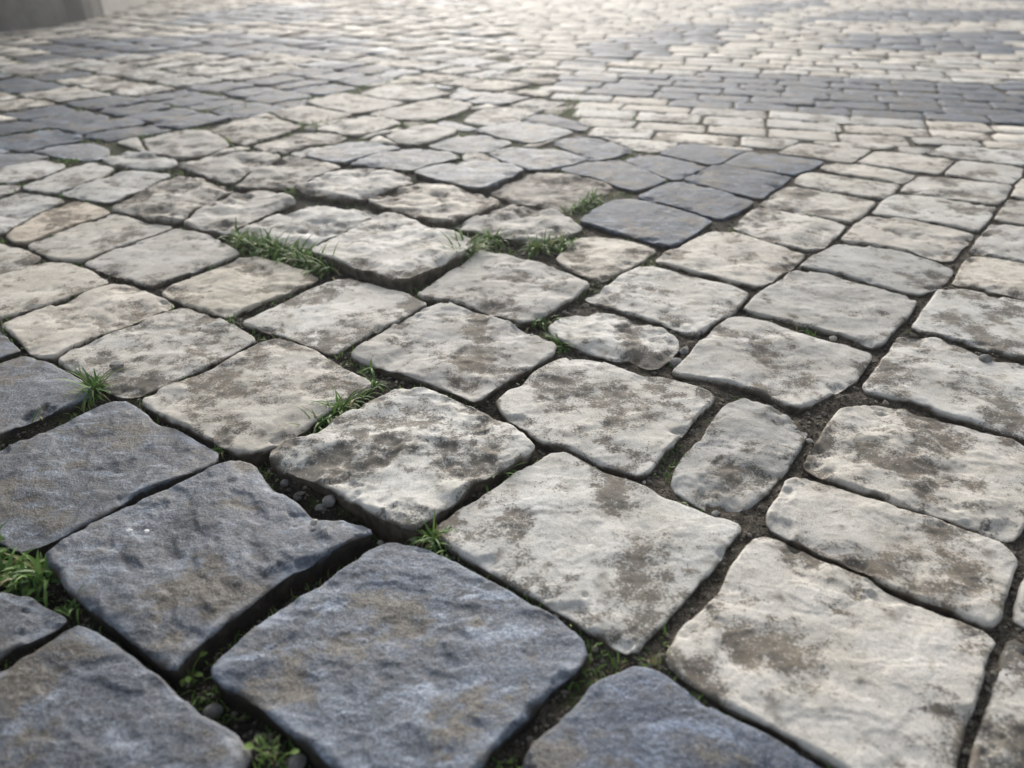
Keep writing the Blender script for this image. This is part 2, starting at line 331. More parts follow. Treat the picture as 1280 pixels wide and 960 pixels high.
('white', .000, .009, 1.3, [(614,241),(640,228),(665,216),(702,217),(740,224),(766,234),(752,245),(727,252),(708,263),(690,260),(665,254),(640,251)],
 'dull grey-brown flat stone left of the dark wedge, behind the jagged one'),
('white', .001, .008, 1.2, [(696,323),(710,310),(722,300),(745,294),(777,300),(820,312),(802,325),(778,339),(753,349),(735,345),(715,336)],
 'small creased white stone in front of the nearest dark wedge stone'),
('slate', .003, .007, .7, [(726,276),(747,260),(768,249),(790,247),(820,254),(855,263),(889,274),(872,287),(852,303),(838,308),(802,297),(765,287)],
 'nearest and largest slate of the dark wedge, with a rusty brown middle'),
('slate', .003, .007, .6, [(797,247),(825,233),(847,227),(880,232),(912,242),(941,252),(920,265),(900,273),(865,261),(825,252)],
 'slate of the dark wedge just behind its nearest stone'),
('slate', .003, .007, .7, [(857,225),(875,213),(897,206),(935,211),(962,215),(988,219),(972,232),(950,247),(915,239),(880,230)],
 'slate with a pale front lip on the right side of the dark wedge'),
('slate', .003, .006, .5, [(903,204),(920,195),(934,190),(960,192),(1000,197),(1031,202),(1010,212),(992,217),(960,213),(930,209)],
 'pointed blue slate forming the right tip of the dark wedge'),
('slate', .003, .006, .5, [(826,191),(855,180),(880,182),(930,189),(915,196),(903,203),(885,204),(855,197)],
 'blue slate at the back of the dark wedge, left of its tip'),
('slate', .001, .007, .6, [(782,200),(803,193),(827,195),(855,201),(883,208),(868,216),(845,225),(820,217)],
 'brownish slate in the middle of the dark wedge'),
('slate', .003, .007, .5, [(699,210),(740,201),(778,201),(815,214),(832,225),(815,232),(795,237),(772,232),(740,221)],
 'long pale-edged slate at the left side of the dark wedge'),
('slate_pale', .010, .007, .8, [(518,213),(545,205),(595,201),(632,204),(655,212),(640,221),(600,235),(560,226)],
 'shiny bluish white stone with a sharp dark undercut front edge'),
('slate_pale', .004, .008, 1.1, [(612,190),(640,184),(690,187),(712,192),(733,200),(690,210),(665,211),(640,203)],
 'pale bluish knobbly stone between the shiny undercut one and the dark wedge'),
('slate', .002, .007, .8, [(692,178),(718,170),(760,177),(790,188),(768,196),(742,200),(715,188)],
 'grey-green slate at the back left of the dark wedge'),
('white', .010, .010, 1.6, [(460,249),(495,235),(527,227),(557,230),(585,238),(615,246),(626,255),(597,265),(562,277),(532,272),(495,261)],
 'lumpy white stone directly behind the raised stone'),
('white', .008, .010, 1.6, [(368,233),(395,221),(428,211),(465,209),(507,217),(514,226),(490,235),(456,246),(420,245),(390,240)],
 'rugged stone with a dark pit, left of the lumpy white one'),
('white', .006, .009, 1.5, [(222,206),(260,195),(300,187),(330,188),(350,196),(335,205),(310,215),(290,228),(270,222),(245,213)],
 'rugged grey stone behind the two rugged grey-white ones, its back touching the band'),
('white', .006, .009, 1.4, [(295,231),(312,217),(340,206),(358,195),(390,198),(426,208),(395,219),(365,233),(340,234)],
 'rugged grey stone left of the one with a dark pit'),
('white', .003, .008, 1.5, [(130,198),(162,188),(190,192),(214,198),(220,206),(200,212),(165,209),(145,207)],
 'small pale lump of stone with moss along its front'),
('dark', .001, .007, .7, [(40,190),(75,182),(115,179),(135,186),(134,194),(118,200),(85,197)],
 'dark stone at the front of the left dark band, touching a small pale lump'),
('dark', .001, .007, .7, [(-40,200),(0,193),(45,192),(60,196),(40,201),(0,210),(-40,217)],
 'dark stone at the left edge, frontmost of the left dark band'),
('white', .003, .008, 1.3, [(180,173),(220,163),(255,162),(278,170),(284,183),(252,194),(222,198),(190,189)],
 'grey-white stone with a small green weed at its right end'),
('white', .003, .008, 1.3, [(264,160),(290,151),(318,147),(345,150),(376,157),(345,169),(308,181),(288,174)],
 'grey-white stone behind the small green weed'),
('white', .002, .008, 1.2, [(318,184),(345,174),(370,167),(410,165),(432,171),(420,177),(382,182),(352,190),(335,190)],
 'narrow pale stone in front of two weedy far joints'),
('slate_pale', .005, .008, 1.2, [(384,194),(410,184),(435,177),(470,177),(500,183),(470,191),(430,202),(405,200)],
 'pale grey stone with a bright worn top, behind the one with a dark pit'),
('slate_pale', .004, .008, 1.0, [(437,203),(482,191),(520,186),(560,189),(574,195),(540,203),(512,211),(475,207)],
 'bluish grey flat stone left of the shiny undercut one'),
('white', .003, .007, 1.1, [(396,162),(425,152),(455,145),(490,147),(500,153),(470,164),(440,168)],
 'small pale stone beside a weed in the far rugged rows'),
('white', .005, .007, 1.2, [(484,170),(505,159),(540,154),(570,160),(566,167),(545,174),(520,179),(500,177)],
 'pale stone with a dark gap below its left end, far rugged rows'),
('slate_pale', .002, .007, .9, [(535,182),(572,171),(610,170),(640,178),(610,188),(580,191)],
 'bluish pale stone just behind the shiny undercut one'),
('slate_pale', .002, .007, .8, [(594,162),(640,151),(680,155),(716,164),(690,172),(665,177),(640,173)],
 'bluish pale stone at the back left corner of the wedge group'),
('slate', .002, .006, .8, [(655,150),(662,142),(690,143),(735,158),(728,163),(700,157)],
 'thin bright-edged slate bordering the cream far paving'),
('white', .002, .007, .9, [(450,117),(472,108),(505,104),(540,110),(562,117),(522,125),(485,124)],
 'cream stone at the right end of the left dark band'),
('white', .002, .007, .9, [(384,127),(420,117),(450,119),(505,128),(480,135),(445,141),(410,134)],
 'pale stone with weeds behind it, against the dark band end'),
('white', .002, .007, .9, [(342,140),(375,132),(403,136),(440,143),(415,149),(388,154),(360,148)],
 'pale stone ending at a tall thin weed, against the dark band'),
('white', .003, .007, 1.1, [(462,142),(512,130),(560,122),(590,130),(575,140),(535,150),(495,148)],
 'wide pale stone with a bright top, right of the long dark far joint'),
('white', .002, .007, .8, [(580,152),(600,137),(640,134),(668,141),(652,149),(610,157)],
 'bright smooth pale stone left of the thin bright-edged slate'),
]
# ---------------------------------------------------------------- a paving stone from its outline
def area2(P):
    x, y = P[:, 0], P[:, 1]
    return .5 * np.sum(x * np.roll(y, -1) - y * np.roll(x, -1))
def centroid(P):
    x, y = P[:, 0], P[:, 1]; c = x * np.roll(y, -1) - y * np.roll(x, -1); a = c.sum() / 2
    return np.array([((x + np.roll(x, -1)) * c).sum(), ((y + np.roll(y, -1)) * c).sum()]) / (6 * a)
def chaikin(P, it=2, w=.25):
    for _ in range(it):
        Q = np.roll(P, -1, 0)
        P = np.stack([P * (1 - w) + Q * w, P * w + Q * (1 - w)], 1).reshape(-1, 2)
    return P
def resample(P, n):
    Q = np.vstack([P, P[:1]]); d = np.hypot(*np.diff(Q, axis=0).T); s = np.concatenate([[0], np.cumsum(d)])
    t = np.linspace(0, s[-1], n, endpoint=False)
    return np.stack([np.interp(t, s, Q[:, 0]), np.interp(t, s, Q[:, 1])], 1)
def inside(P, x, y):
    r = np.zeros(np.shape(x), bool); n = len(P)
    for i in range(n):
        (x0, y0), (x1, y1) = P[i], P[(i + 1) % n]
        if y0 == y1: continue
        c = (y0 > y) != (y1 > y)
        r ^= c & (x < (x1 - x0) * (y - y0) / (y1 - y0) + x0)
    return r
DEPTH = .075
def stone_mesh(P, kind, rise, er, rough, step, seed, jag=.0010, chai=2, flush=0.):
    """P: outline in metres (counter-clockwise). Returns vertices (about z = 0 at the paving level), faces, attributes."""
    er = er * (.36 if kind != 'dark' else .34) * (1 - .35 * flush)
    P = chaikin(P, chai, .135 - .05 * flush)
    per = np.sum(np.hypot(*(np.roll(P, -1, 0) - P).T))
    n = int(np.clip(per / step, 12, 460))
    P = resample(P, n)
    c = centroid(P)
    # wobble of the edge line
    T = np.roll(P, -1, 0) - np.roll(P, 1, 0); T /= np.maximum(1e-9, np.hypot(*T.T))[:, None]
    Nn = np.stack([-T[:, 1], T[:, 0]], 1)                       # points inwards on a counter-clockwise ring
    wob = jag * (.8 * fbm(P[:, 0] / .035, P[:, 1] / .035, seed, 2) + .28 * fbm(P[:, 0] / .008, P[:, 1] / .008, seed + 5, 3)) * (.7 + .5 * rough)
    P = P + Nn * wob[:, None]
    rho = np.hypot(*(P - c).T)
    rmin = rho.min()
    rr = er * (1 + .45 * fbm(P[:, 0] / .03, P[:, 1] / .03, seed + 9, 2))
    chip = np.clip(fbm(P[:, 0] / .025, P[:, 1] / .025, seed + 11, 2) - .35, 0, 1) * rough
    rr = np.clip(rr * (1 + 1.6 * chip), .002, .45 * rmin)
    rings = []                                                  # (xy, z, topness)
    inset = lambda d: P + Nn * np.minimum(d, .5 * rmin)[:, None] if np.ndim(d) else P + Nn * d
    one = np.ones(n)
    rings.append((inset(.007 * one), -DEPTH * one, 0 * one))
    nside = 6 if step < .004 else (3 if step < .008 else 1)
    for k in range(1, nside + 1):
        f = k / (nside + .001)
        z0 = -DEPTH + f * (DEPTH - rr - rise * 0)
        if k == nside and nside > 1: z0 = -rr - .004
        rings.append((inset(.007 * (1 - f) * one), z0 * one, (.0 if f < .8 else .1) * one))
    na = 6 if step < .004 else (4 if step < .008 else 2)
    for k in range(na):
        a = k / (na - 1) * math.pi / 2 if na > 1 else 0
        rings.append((inset(rr * (1 - math.cos(a))), -rr * (1 - math.sin(a)), .3 + .7 * math.sin(a) * one))
    base = rings[-1][0]
    # the flat of the top: an even net of points, triangulated
    nr = len(rings)
    if rmin < 3 * step: inner = np.zeros((0, 2))
    else:
        lo, hi = base.min(0), base.max(0)
        gy_ = np.arange(lo[1], hi[1], step * .87); gx_ = np.arange(lo[0], hi[0], step)
        GX, GY = np.meshgrid(gx_, gy_); GX = GX + (np.arange(len(gy_)) % 2)[:, None] * step * .5
        rg = np.random.default_rng(seed)
        GX = (GX + rg.uniform(-.18, .18, GX.shape) * step).ravel(); GY = (GY + rg.uniform(-.18, .18, GY.shape) * step).ravel()
        k_ = inside(c + (base - c) * (1 - .6 * step / rho)[:, None], GX, GY)
        inner = np.stack([GX[k_], GY[k_]], 1)
    if len(inner) == 0: inner = c[None]
    pts = np.vstack([base, inner])
    res = delaunay_2d_cdt([Vector(p) for p in pts - c], [(q, (q + 1) % n) for q in range(n)], [list(range(n))], 1, 1e-7)
    mp = np.array([(q[0] if q else -1) for q in res[3]])
    Tn = np.array([t for t in res[2] if len(t) == 3]); Tn = mp[Tn]; Tn = Tn[(Tn >= 0).all(1)] + (nr - 1) * n
    XY = np.concatenate([r[0] for r in rings] + [inner]); Z = np.concatenate([r[1] for r in rings] + [np.zeros(len(inner))])
    top = np.concatenate([r[2] for r in rings] + [np.ones(len(inner))])
    X, Y = XY[:, 0], XY[:, 1]
    th = np.arctan2(base[:, 1] - c[1], base[:, 0] - c[0]); o_ = np.argsort(th)
    rb = np.interp(np.arctan2(inner[:, 1] - c[1], inner[:, 0] - c[0]), th[o_], rho[o_], period=2 * math.pi)
    # distance from the edge, 0..1 towards the middle
    edge = np.concatenate([np.zeros(nr * n), np.clip(1 - np.hypot(*(inner - c).T) / rb, 0, 1)])
    ca, sa = math.cos(seed * 1.7), math.sin(seed * 1.7)
    dist = edge * rho.mean()
    o1, o2 = seed * 3.17, seed * 1.93
    if kind[:5] == 'white':
        hol = fbm((X + o1) / .070, (Y + o2) / .090, seed + 2, 4, .55)
        hz = -.0019 * rough ** 2.2 * sst(.05, .6, hol) + .0022 * rough ** 2 * fbm((X + o1) / .07, Y / .07, seed + 3, 2)
        hz = hz + .00035 * rough ** 1.5 * fbm(X / .011, Y / .011, seed + 4, 3) + .0003 * fbm(X / .004, Y / .004, seed + 6, 2)
        led = fbm((X + o2) / .085, (Y + o1) / .055, seed + 20, 3, .5)
        hz = hz + .0008 * rough * (sst(.0, .045, led) + sst(.34, .38, led))
        dirt = .55 * fbm((X + o1) / .13, (Y - o2) / .11, seed + 21, 2) + .18 * np.exp(-((led - .0) / .05) ** 2) + .9 * hol + .55 * fbm((X + o2) / .030, Y / .024, seed + 7, 4, .65) + .02 + .20 * (rough - 1)
        dirt = dirt + .30 * np.exp(-dist / .010) * (.3 + fbm(X / .03, Y / .03, seed + 8, 2))
    else:
        A = X * ca + Y * sa; B = -X * sa + Y * ca
        q = 2.6 * fbm(A / .13 + o1, B / .075 + o2, seed + 2, 4, .55)
        q = q * .55; fr = q - np.floor(q); terr = .35 * q + .65 * (np.floor(q) + sst(.78, .97, fr))
        hz = .0020 * rough * (terr - q.mean()) + .0015 * rough * fbm(X / .05, Y / .05, seed + 3, 3)
        hz = np.clip(.7 * hz, -.007 * rough, .004)
        hz = hz + .0004 * rough * fbm(A / .014, B / .011, seed + 4, 3) + .0004 * fbm(X / .004, Y / .004, seed + 6, 2)
        hol = fbm((X + o1) / .09, (Y + o2) / .06, seed + 12, 4, .55) - .12 * (terr - q.mean())
        dirt = 1.25 * hol + .35 * fbm(X / .014, Y / .014, seed + 7, 3) - .10
    wt = np.clip(top, 0, 1) ** 1.5
    # broken bits along the rim
    chipz = 0 * X; rg = np.random.default_rng(seed + 77)
    if step < .012:
        bend = 1 + .45 * fbm(X / .012, Y / .012, seed + 18, 3)
        for q in range(int(rg.integers(2, 7))):
            p = P[rg.integers(0, n)]; rad = rg.uniform(.006, .019) * min(1.3, .6 + .5 * rough)
            dd = np.hypot(X - p[0], Y - p[1]) * bend / rad
            chipz = np.maximum(chipz, rg.uniform(.0018, .0048) * sst(1.0, .62, dd) * np.clip(1.25 - .5 * dd, 0, 1))
    tilt = (fbm(np.array([seed * .37]), np.array([.5]), 3, 1)[0], fbm(np.array([seed * .37]), np.array([9.5]), 4, 1)[0])
    Zs = Z + wt * (hz + .0008 * sst(0, .5, edge) - chipz) + rise * (Z > -DEPTH * .9) * np.clip(1 + (Z + rr.mean()) / DEPTH, 0, 1)
    Zs = Zs + wt * .02 * (tilt[0] * (X - c[0]) + tilt[1] * (Y - c[1]))
    # side faces: rough breakage
    sd = (top < .5) & (Z > -DEPTH * .9)
    k = (.0022 * fbm((X + Y) / .012, Zs / .012 + seed, seed + 14, 3))
    D = np.stack([X - c[0], Y - c[1]], 1); D /= np.maximum(1e-6, np.hypot(*D.T))[:, None]
    X = X - D[:, 0] * np.abs(k) * sd * rough; Y = Y - D[:, 1] * np.abs(k) * sd * rough
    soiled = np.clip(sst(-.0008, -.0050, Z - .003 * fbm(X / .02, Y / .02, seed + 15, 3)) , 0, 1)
    worn = .55 * np.clip((top > .25) * np.exp(-((dist - .004) / .006) ** 2) * (.35 + fbm(X / .04, Y / .04, seed + 16, 3)), 0, 1) if kind[:5] != 'white' else 0 * X
    i = np.arange(n); j = (i + 1) % n
    Q = np.concatenate([np.stack([r * n + i, r * n + j, (r + 1) * n + j, (r + 1) * n + i], 1) for r in range(nr - 1)])
    return np.stack([X, Y, Zs], 1), [Q, Tn], {'dirt': dirt, 'soiled': soiled, 'worn': worn}, c, P

MOUNDS = [(*unproj(345, 598, -.01), *unproj(430, 640, -.01), .016)]
def soil_level(x, y):
    mound = 0
    for ax, ay, bx, by, rad in MOUNDS:
        dx, dy = bx - ax, by - ay; L2 = dx * dx + dy * dy + 1e-9
        t = np.clip(((x - ax) * dx + (y - ay) * dy) / L2, 0, 1)
        mound = np.maximum(mound, np.exp(-((x - ax - t * dx) ** 2 + (y - ay - t * dy) ** 2) / rad ** 2))
    sh = sst(-.02, .14, x) ; deep = sst(.02, -.13, x) * sst(.80, .55, y)
    far = sst(1.2, 2.2, y)
    farR = sst(1.5, 2.2, y) * sst(.30, .55, x / np.maximum(y, .1) + .2)
    z = -.0046 + .0012 * sh - .0130 * deep + .0015 * sst(1.0, 1.9, y)
    z = z + mound * np.maximum(-.0025 - z, 0)
    return z - .002 + (1 - .8 * sst(.8, 1.8, y)) * (.0040 * fbm(x / .06, y / .06, 301, 3) + .0022 * fbm(x / .014, y / .014, 302, 3))

TONE = {q[:26]: c for q, c in (
    ('large blue-grey slab with pale streaks', (1.35, 1.38, 1.42)), ('smooth slate-blue stone cut off', (1.12, 1.20, 1.34)), ('dark stone with a pale worn rim', (1.0, 1.0, 1.0)),
    ('dark stone with a brown dusty hollow', (.88, .88, .9)), ('blue-black stone above', (.85, .92, 1.06)), ('blue-brown dark stone', (.95, .93, .92)),
    ('bright white stone standing up highest', (1.14, 1.14, 1.14)), ('large flat cream slab', (1.02, 1.0, .96)), ('dull grey-brown flat stone', (.58, .56, .54)),
    ('rugged grey-white stone with a black', (.86, .86, .86)), ('rugged grey-white stone right', (.80, .79, .78)), ('rugged grey stone leaning', (.84, .83, .81)),
    ('rugged grey stone behind the two', (.76, .75, .74)), ('rugged grey stone left of the one', (.80, .79, .78)), ('grey-white stone with a small green', (.78, .77, .76)),
    ('grey-white stone behind the small', (.78, .77, .75)), ('narrow pale stone in front of two', (.78, .77, .75)), ('warm tan smooth stone', (.92, .84, .75)),
    ('tan stone with a rosy tint', (.98, .90, .81)), ('cracked tan stone', (.88, .80, .72)), ('greyish lilac pale stone', (.80, .79, .80)), ('smooth greyish stone at the left', (.92, .90, .86)),
    ('ridged white stone in front', (.96, .92, .84)), ('smooth beige-white', (.98, .96, .90)), ('warm cream stone below', (1.02, .97, .89)), ('pinkish pale stone', (.98, .93, .88)),
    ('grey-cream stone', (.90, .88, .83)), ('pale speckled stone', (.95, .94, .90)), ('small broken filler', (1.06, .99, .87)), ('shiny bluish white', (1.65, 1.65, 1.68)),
    ('small cracked stone', (.92, .89, .84)), ('squarish pale', (.96, .95, .91)))}
OUT = []            # outlines of every stone, for the joints: (centre, radius, polygon)
GROUP = {'white_dirty': 'pale paving stones', 'white_grey': 'pale paving stones', 'white': 'pale paving stones', 'dark': 'dark basalt paving stones', 'slate': 'slate-blue paving stones', 'slate_pale': 'pale bluish paving stones'}
def make_stone(P, kind, rise, er, rough, step, seed, label, chai=2, flush=0.):
    V, F, A, c, ring = stone_mesh(P, kind, rise, er, rough, step, seed, chai=chai, flush=flush)
    V = V - np.array([c[0], c[1], -DEPTH])
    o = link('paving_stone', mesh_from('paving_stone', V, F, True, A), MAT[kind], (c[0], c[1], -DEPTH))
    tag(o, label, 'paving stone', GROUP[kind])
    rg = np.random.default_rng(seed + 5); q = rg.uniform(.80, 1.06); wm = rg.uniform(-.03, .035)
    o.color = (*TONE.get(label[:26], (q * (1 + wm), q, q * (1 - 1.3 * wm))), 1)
    return o

PRE = []
for kind, rise, er, rough, px, label in STONES:
    P = np.array([unproj(u, v, rise) for u, v in px])
    PRE.append(P[::-1] if area2(P) < 0 else P)
for it in range(6):                                             # no two stones through each other
    for i in range(len(PRE)):
        for j in range(len(PRE)):
            if i != j and np.hypot(*(PRE[i].mean(0) - PRE[j].mean(0))) < .45:
                q = inside(PRE[j] + (PRE[j] - PRE[j].mean(0)) * .03, PRE[i][:, 0], PRE[i][:, 1])
                PRE[i][q] += (PRE[i].mean(0) - PRE[i][q]) * .07
def seg_dist(p, P):
    a, b = P, np.roll(P, -1, 0); e = b - a
    t = np.clip(((p[:, None] - a) * e).sum(2) / np.maximum(1e-12, (e * e).sum(1)), 0, 1)
    return np.hypot(*np.moveaxis(a + e * t[..., None] - p[:, None], 2, 0)).min(1)
SM = [resample(chaikin(P, 2, .09), 120) for P in PRE]
GROWN = []
for i, P in enumerate(SM):                                      # fitted to its neighbours: a joint of about 5 mm or more stays open
    want = (.0032 if STONES[i][0] not in ('dark',) else .0014) + .0022 * float(sst(1.0, 1.7, P[:, 1].mean()))
    d = np.full(len(P), .1)
    for j, Q in enumerate(SM):
        if j != i and np.hypot(*(Q.mean(0) - P.mean(0))) < .5:
            d = np.minimum(d, np.where(inside(Q, P[:, 0], P[:, 1]), -1, 1) * seg_dist(P, Q))
    gr = np.clip((d - .0056) / 2, -.006, want)
    for _ in range(3): gr = np.minimum(gr, (np.roll(gr, 1) + gr + np.roll(gr, -1)) / 3)
    T = np.roll(P, -1, 0) - np.roll(P, 1, 0); T /= np.hypot(*T.T)[:, None]
    GROWN.append(P + np.stack([T[:, 1], -T[:, 0]], 1) * gr[:, None])
for i, (kind, rise, er, rough, px, label) in enumerate(STONES):
    P = GROWN[i]
    c = centroid(P); OUT.append((c, np.hypot(*(P - c).T).max(), P))
    depth = c[1] * CP + H * SP
    step = float(np.clip(depth * 3.3 / FPX, .0016, .012))
    make_stone(P, kind, rise, er, rough, step, 11 + 7 * i, label, chai=0)
NTR = len(OUT)
# ---------------------------------------------------------------- the rest of the paving, laid in rows
BANDS = [  # dark bands of the pattern and one more dark strip, as seen in the photograph
 [(690,101),(760,92),(960,91),(1280,103),(1500,112),(1500,168),(1280,155),(960,137),(840,128),(740,114)],
 [(1040,60),(1065,45),(1150,41),(1280,39),(1255,67),(1150,64)],
 [(990,29),(1030,17),(1100,12),(1400,12),(1400,26),(1110,27)],
 [(700,72),(760,52),(850,30),(950,28),(900,50),(830,68),(760,76),(690,84)],
 [(900,14),(960,3),(1060,-4),(1000,14),(930,22)],
 [(1180,-8),(1240,1),(1500,5),(1500,-10)],  # dark strip along the top right edge, laid as slate stones
 [(-160,190),(-60,160),(0,143),(75,134),(172,116),(250,104),(320,94),(400,84),(450,72),(490,78),(480,95),(455,107),(420,115),(382,127),(340,140),(285,145),(225,158),(180,172),(135,186),(60,202),(0,214),(-160,245)],
 [(-100,100),(30,90),(100,92),(130,97),(60,107),(-100,124)],
 [(20,75),(60,48),(150,52),(250,40),(320,44),(450,48),(480,58),(400,70),(320,68),(200,66),(100,74)],
 [(180,30),(260,14),(330,4),(420,12),(400,26),(300,30)],
]
BANDP = [np.array(b, float) for b in BANDS]
def band_of(u, v):
    for k, b in enumerate(BANDP):
        if inside(b, np.array([u]), np.array([v]))[0]: return k
    return -1
# foreground dark corner continues beyond the frame: the border joint runs along this line
def foreground_dark(u, v): return v > 410 + .533 * u and v > 380
def clip_half(P, a, nrm):                       # keep the side where (p - a).nrm >= 0
    out = []; d = (P - a) @ nrm
    for i in range(len(P)):
        j = (i + 1) % len(P)
        if d[i] >= 0: out.append(P[i])
        if (d[i] >= 0) != (d[j] >= 0): out.append(P[i] + (P[j] - P[i]) * d[i] / (d[i] - d[j]))
    return np.array(out) if len(out) > 2 else None
def hull(P):
    p = sorted(map(tuple, P)); h = []
    for seq in (p, p[::-1]):
        s = len(h)
        for q in seq:
            while len(h) - s >= 2 and (h[-1][0]-h[-2][0])*(q[1]-h[-2][1]) - (h[-1][1]-h[-2][1])*(q[0]-h[-2][0]) <= 0: h.pop()
            h.append(q)
        h.pop()
    return np.array(h)
HULLS = [(c, r, hull(P)) for c, r, P in OUT]
GAP = .006
def trim(C, first=0, smallest=.10):
    """cut a new stone back where stones already lie"""
    a0 = area2(C)
    for c, r, Hh in HULLS[first:]:
        cc = C.mean(0); rc = np.hypot(*(C - cc).T).max()
        if np.hypot(*(cc - c)) > r + rc + GAP: continue
        best, ba = None, -1
        for i in range(len(Hh)):
            e = Hh[(i + 1) % len(Hh)] - Hh[i]; L = np.hypot(*e)
            if L < 1e-6: continue
            nrm = np.array([e[1], -e[0]]) / L                    # outwards
            Q = clip_half(C, Hh[i] + nrm * GAP, nrm)
            if Q is not None and area2(Q) > ba: best, ba = Q, area2(Q)
        if best is None or ba < smallest * a0: return None
        C = best
    return C
def rows(a, b, org, pitch, lens, jr, region, name):
    a = np.array(a); b = np.array(b); res = []
    for j in range(-90, 91):
        if np.abs(j * pitch) > 14: continue
        s = -14 + random.random() * .2
        off = random.uniform(-.2, .2) * .01
        while s < 14:
            L = random.uniform(*lens)
            m = org + a * (s + L / 2) + b * (j * pitch)
            s0, s = s, s + L
            if not (-4.6 < m[0] < 4.6 and .05 < m[1] < 9.5): continue
            if not region(m): continue
            g = GAP * .5 + .0015 if name == 'near' else .0028
            q = lambda x: random.uniform(-jr, jr)
            C = np.array([org + a * (s0 + g + q(0)) + b * ((j - .5) * pitch + g + off + q(0)), org + a * (s0 + L - g + q(0)) + b * ((j - .5) * pitch + g + off + q(0)),
                          org + a * (s0 + L - g + q(0)) + b * ((j + .5) * pitch - g + off + q(0)), org + a * (s0 + g + q(0)) + b * ((j + .5) * pitch - g + off + q(0))])
            if area2(C) < 0: C = C[::-1]
            res.append((name, j, C))
    return res
def unit(x, y): l = math.hypot(x, y); return (x / l, y / l)
F1 = unit((-3300 - 640) / FPX, 1 / CP); F1 = (-F1[0], -F1[1])    # rows of the far paving, pointing right
F2 = (-F1[1], F1[0])
D1 = unit((1560 - 640) / FPX, 1 / CP); D2 = unit((-968 - 640) / FPX, 1 / CP)
def far_side(m):
    u, v = proj(m[0], m[1]); return m[1] > 1.70 and u > 590 + .95 * v
fill = []
far = rows(F1, F2, np.array(unproj(1120, 176)), .108, (.13, .21), .004, far_side, 'far')
near = rows((-D2[0], -D2[1]), D1, np.array(unproj(190, 140)), .175, (.105, .185), .012, lambda m: not far_side(m), 'near')
n0 = len(HULLS)
for nm, j, C in far + near:
    C = trim(C, 0 if nm == 'near' else 0) if nm == 'near' else trim(C)
    if C is None or area2(C) < (.0009 if nm == 'far' or C[:, 1].min() > 3 else (.0015 if C[:, 1].mean() > 1.75 else .0065)): continue
    c = centroid(C); r = np.hypot(*(C - c).T).max()
    if nm == 'far': FARH = True
    fill.append((nm, j, C, c, r))
    if nm == 'far' and proj(c[0], c[1])[0] < 820 + .95 * proj(c[0], c[1])[1]: HULLS.append((c, r, hull(C)))
# anything still bare gets a filler stone, as a paviour would
allc = [(c, r, P) for c, r, P in OUT] + [(c, r, C) for _, _, C, c, r in fill]
CX = np.array([q[0] for q in allc]); CR = np.array([q[1] for q in allc])
def bare(x, y, clear):
    p = np.array([x, y])
    near_i = list(np.where(np.hypot(CX[:, 0] - x, CX[:, 1] - y) < CR + clear)[0]) + list(range(len(CR), len(allc)))
    for c, r, P in (allc[q] for q in near_i):
        if np.hypot(*(p - c)) > r + clear: continue
        if inside(P, np.array([x]), np.array([y]))[0]: return False
        a, b = P, np.roll(P, -1, 0); e = b - a
        t = np.clip(((p - a) * e).sum(1) / np.maximum(1e-12, (e * e).sum(1)), 0, 1)
        if np.hypot(*(a + e * t[:, None] - p).T).min() < clear: return False
    return True
nfill = 0
for yy in np.arange(1.7, 7.0, .045):
    for xx in np.arange(-.75 * yy, .75 * yy, .05):
        if not bare(xx, yy, .026): continue
        s_ = .085
        C = np.array([(xx - s_, yy - s_), (xx + s_, yy - s_), (xx + s_, yy + s_), (xx - s_, yy + s_)])
        near_ = [(c, r, P) for c, r, P in allc if np.hypot(c[0] - xx, c[1] - yy) < r + .14]
        sv = HULLS; HULLS = [(c, r, hull(P)) for c, r, P in near_]
        C = trim(C, 0, .02); HULLS = sv
        if C is None or area2(C) < .0012: continue
        c = centroid(C); r = np.hypot(*(C - c).T).max()
        fill.append(('far' if far_side(c) else 'near', 999, C, c, r)); allc.append((c, r, C)); nfill += 1
print('fillers', nfill)
# what each one is, and how large it shows in the photograph
info = []
for nm, j, C, c, r in fill:
    u, v = proj(C[:, 0], C[:, 1]); cu, cv = proj(c[0], c[1])
    d = c[1] * CP + H * SP
    vis = d > .1 and -5 < cu < 1285 and -2 < cv < 965
    uu, vv = np.clip(u, 0, 1280), np.clip(v, 0, 960)
    a = abs(area2(np.stack([uu, vv], 1))) if d > .1 else 0
    k = band_of(cu, cv)
    if d < .1: kind = 'white'
    elif k >= 0: kind = 'slate' if k < 6 else 'slate_left'
    elif foreground_dark(cu, cv) and nm == 'near': kind = 'dark'
    else:
        kind = 'white'
        if nm == 'near' and cv < 165:
            q = random.random(); kind = 'slate_pale' if q < .15 and cu > 380 else ('white_grey' if cu < 520 or q > .7 else 'white')
    info.append((a if vis else 0, kind))
MAX_OWN = 298 - NTR
order = sorted(range(len(fill)), key=lambda i: -info[i][0])
own = [i for i in order[:MAX_OWN] if info[i][0] > 20 and fill[i][1] != 999]
ORD = 'first second third fourth fifth sixth seventh eighth ninth tenth eleventh twelfth thirteenth fourteenth fifteenth sixteenth seventeenth eighteenth nineteenth twentieth'.split()
ORD += ['twenty-' + w for w in ORD[:9]] + ['thirtieth'] + ['thirty-' + w for w in ORD[:9]]
byrow = {}
for i in own: byrow.setdefault(fill[i][:2], []).append(i)
LAB = {}
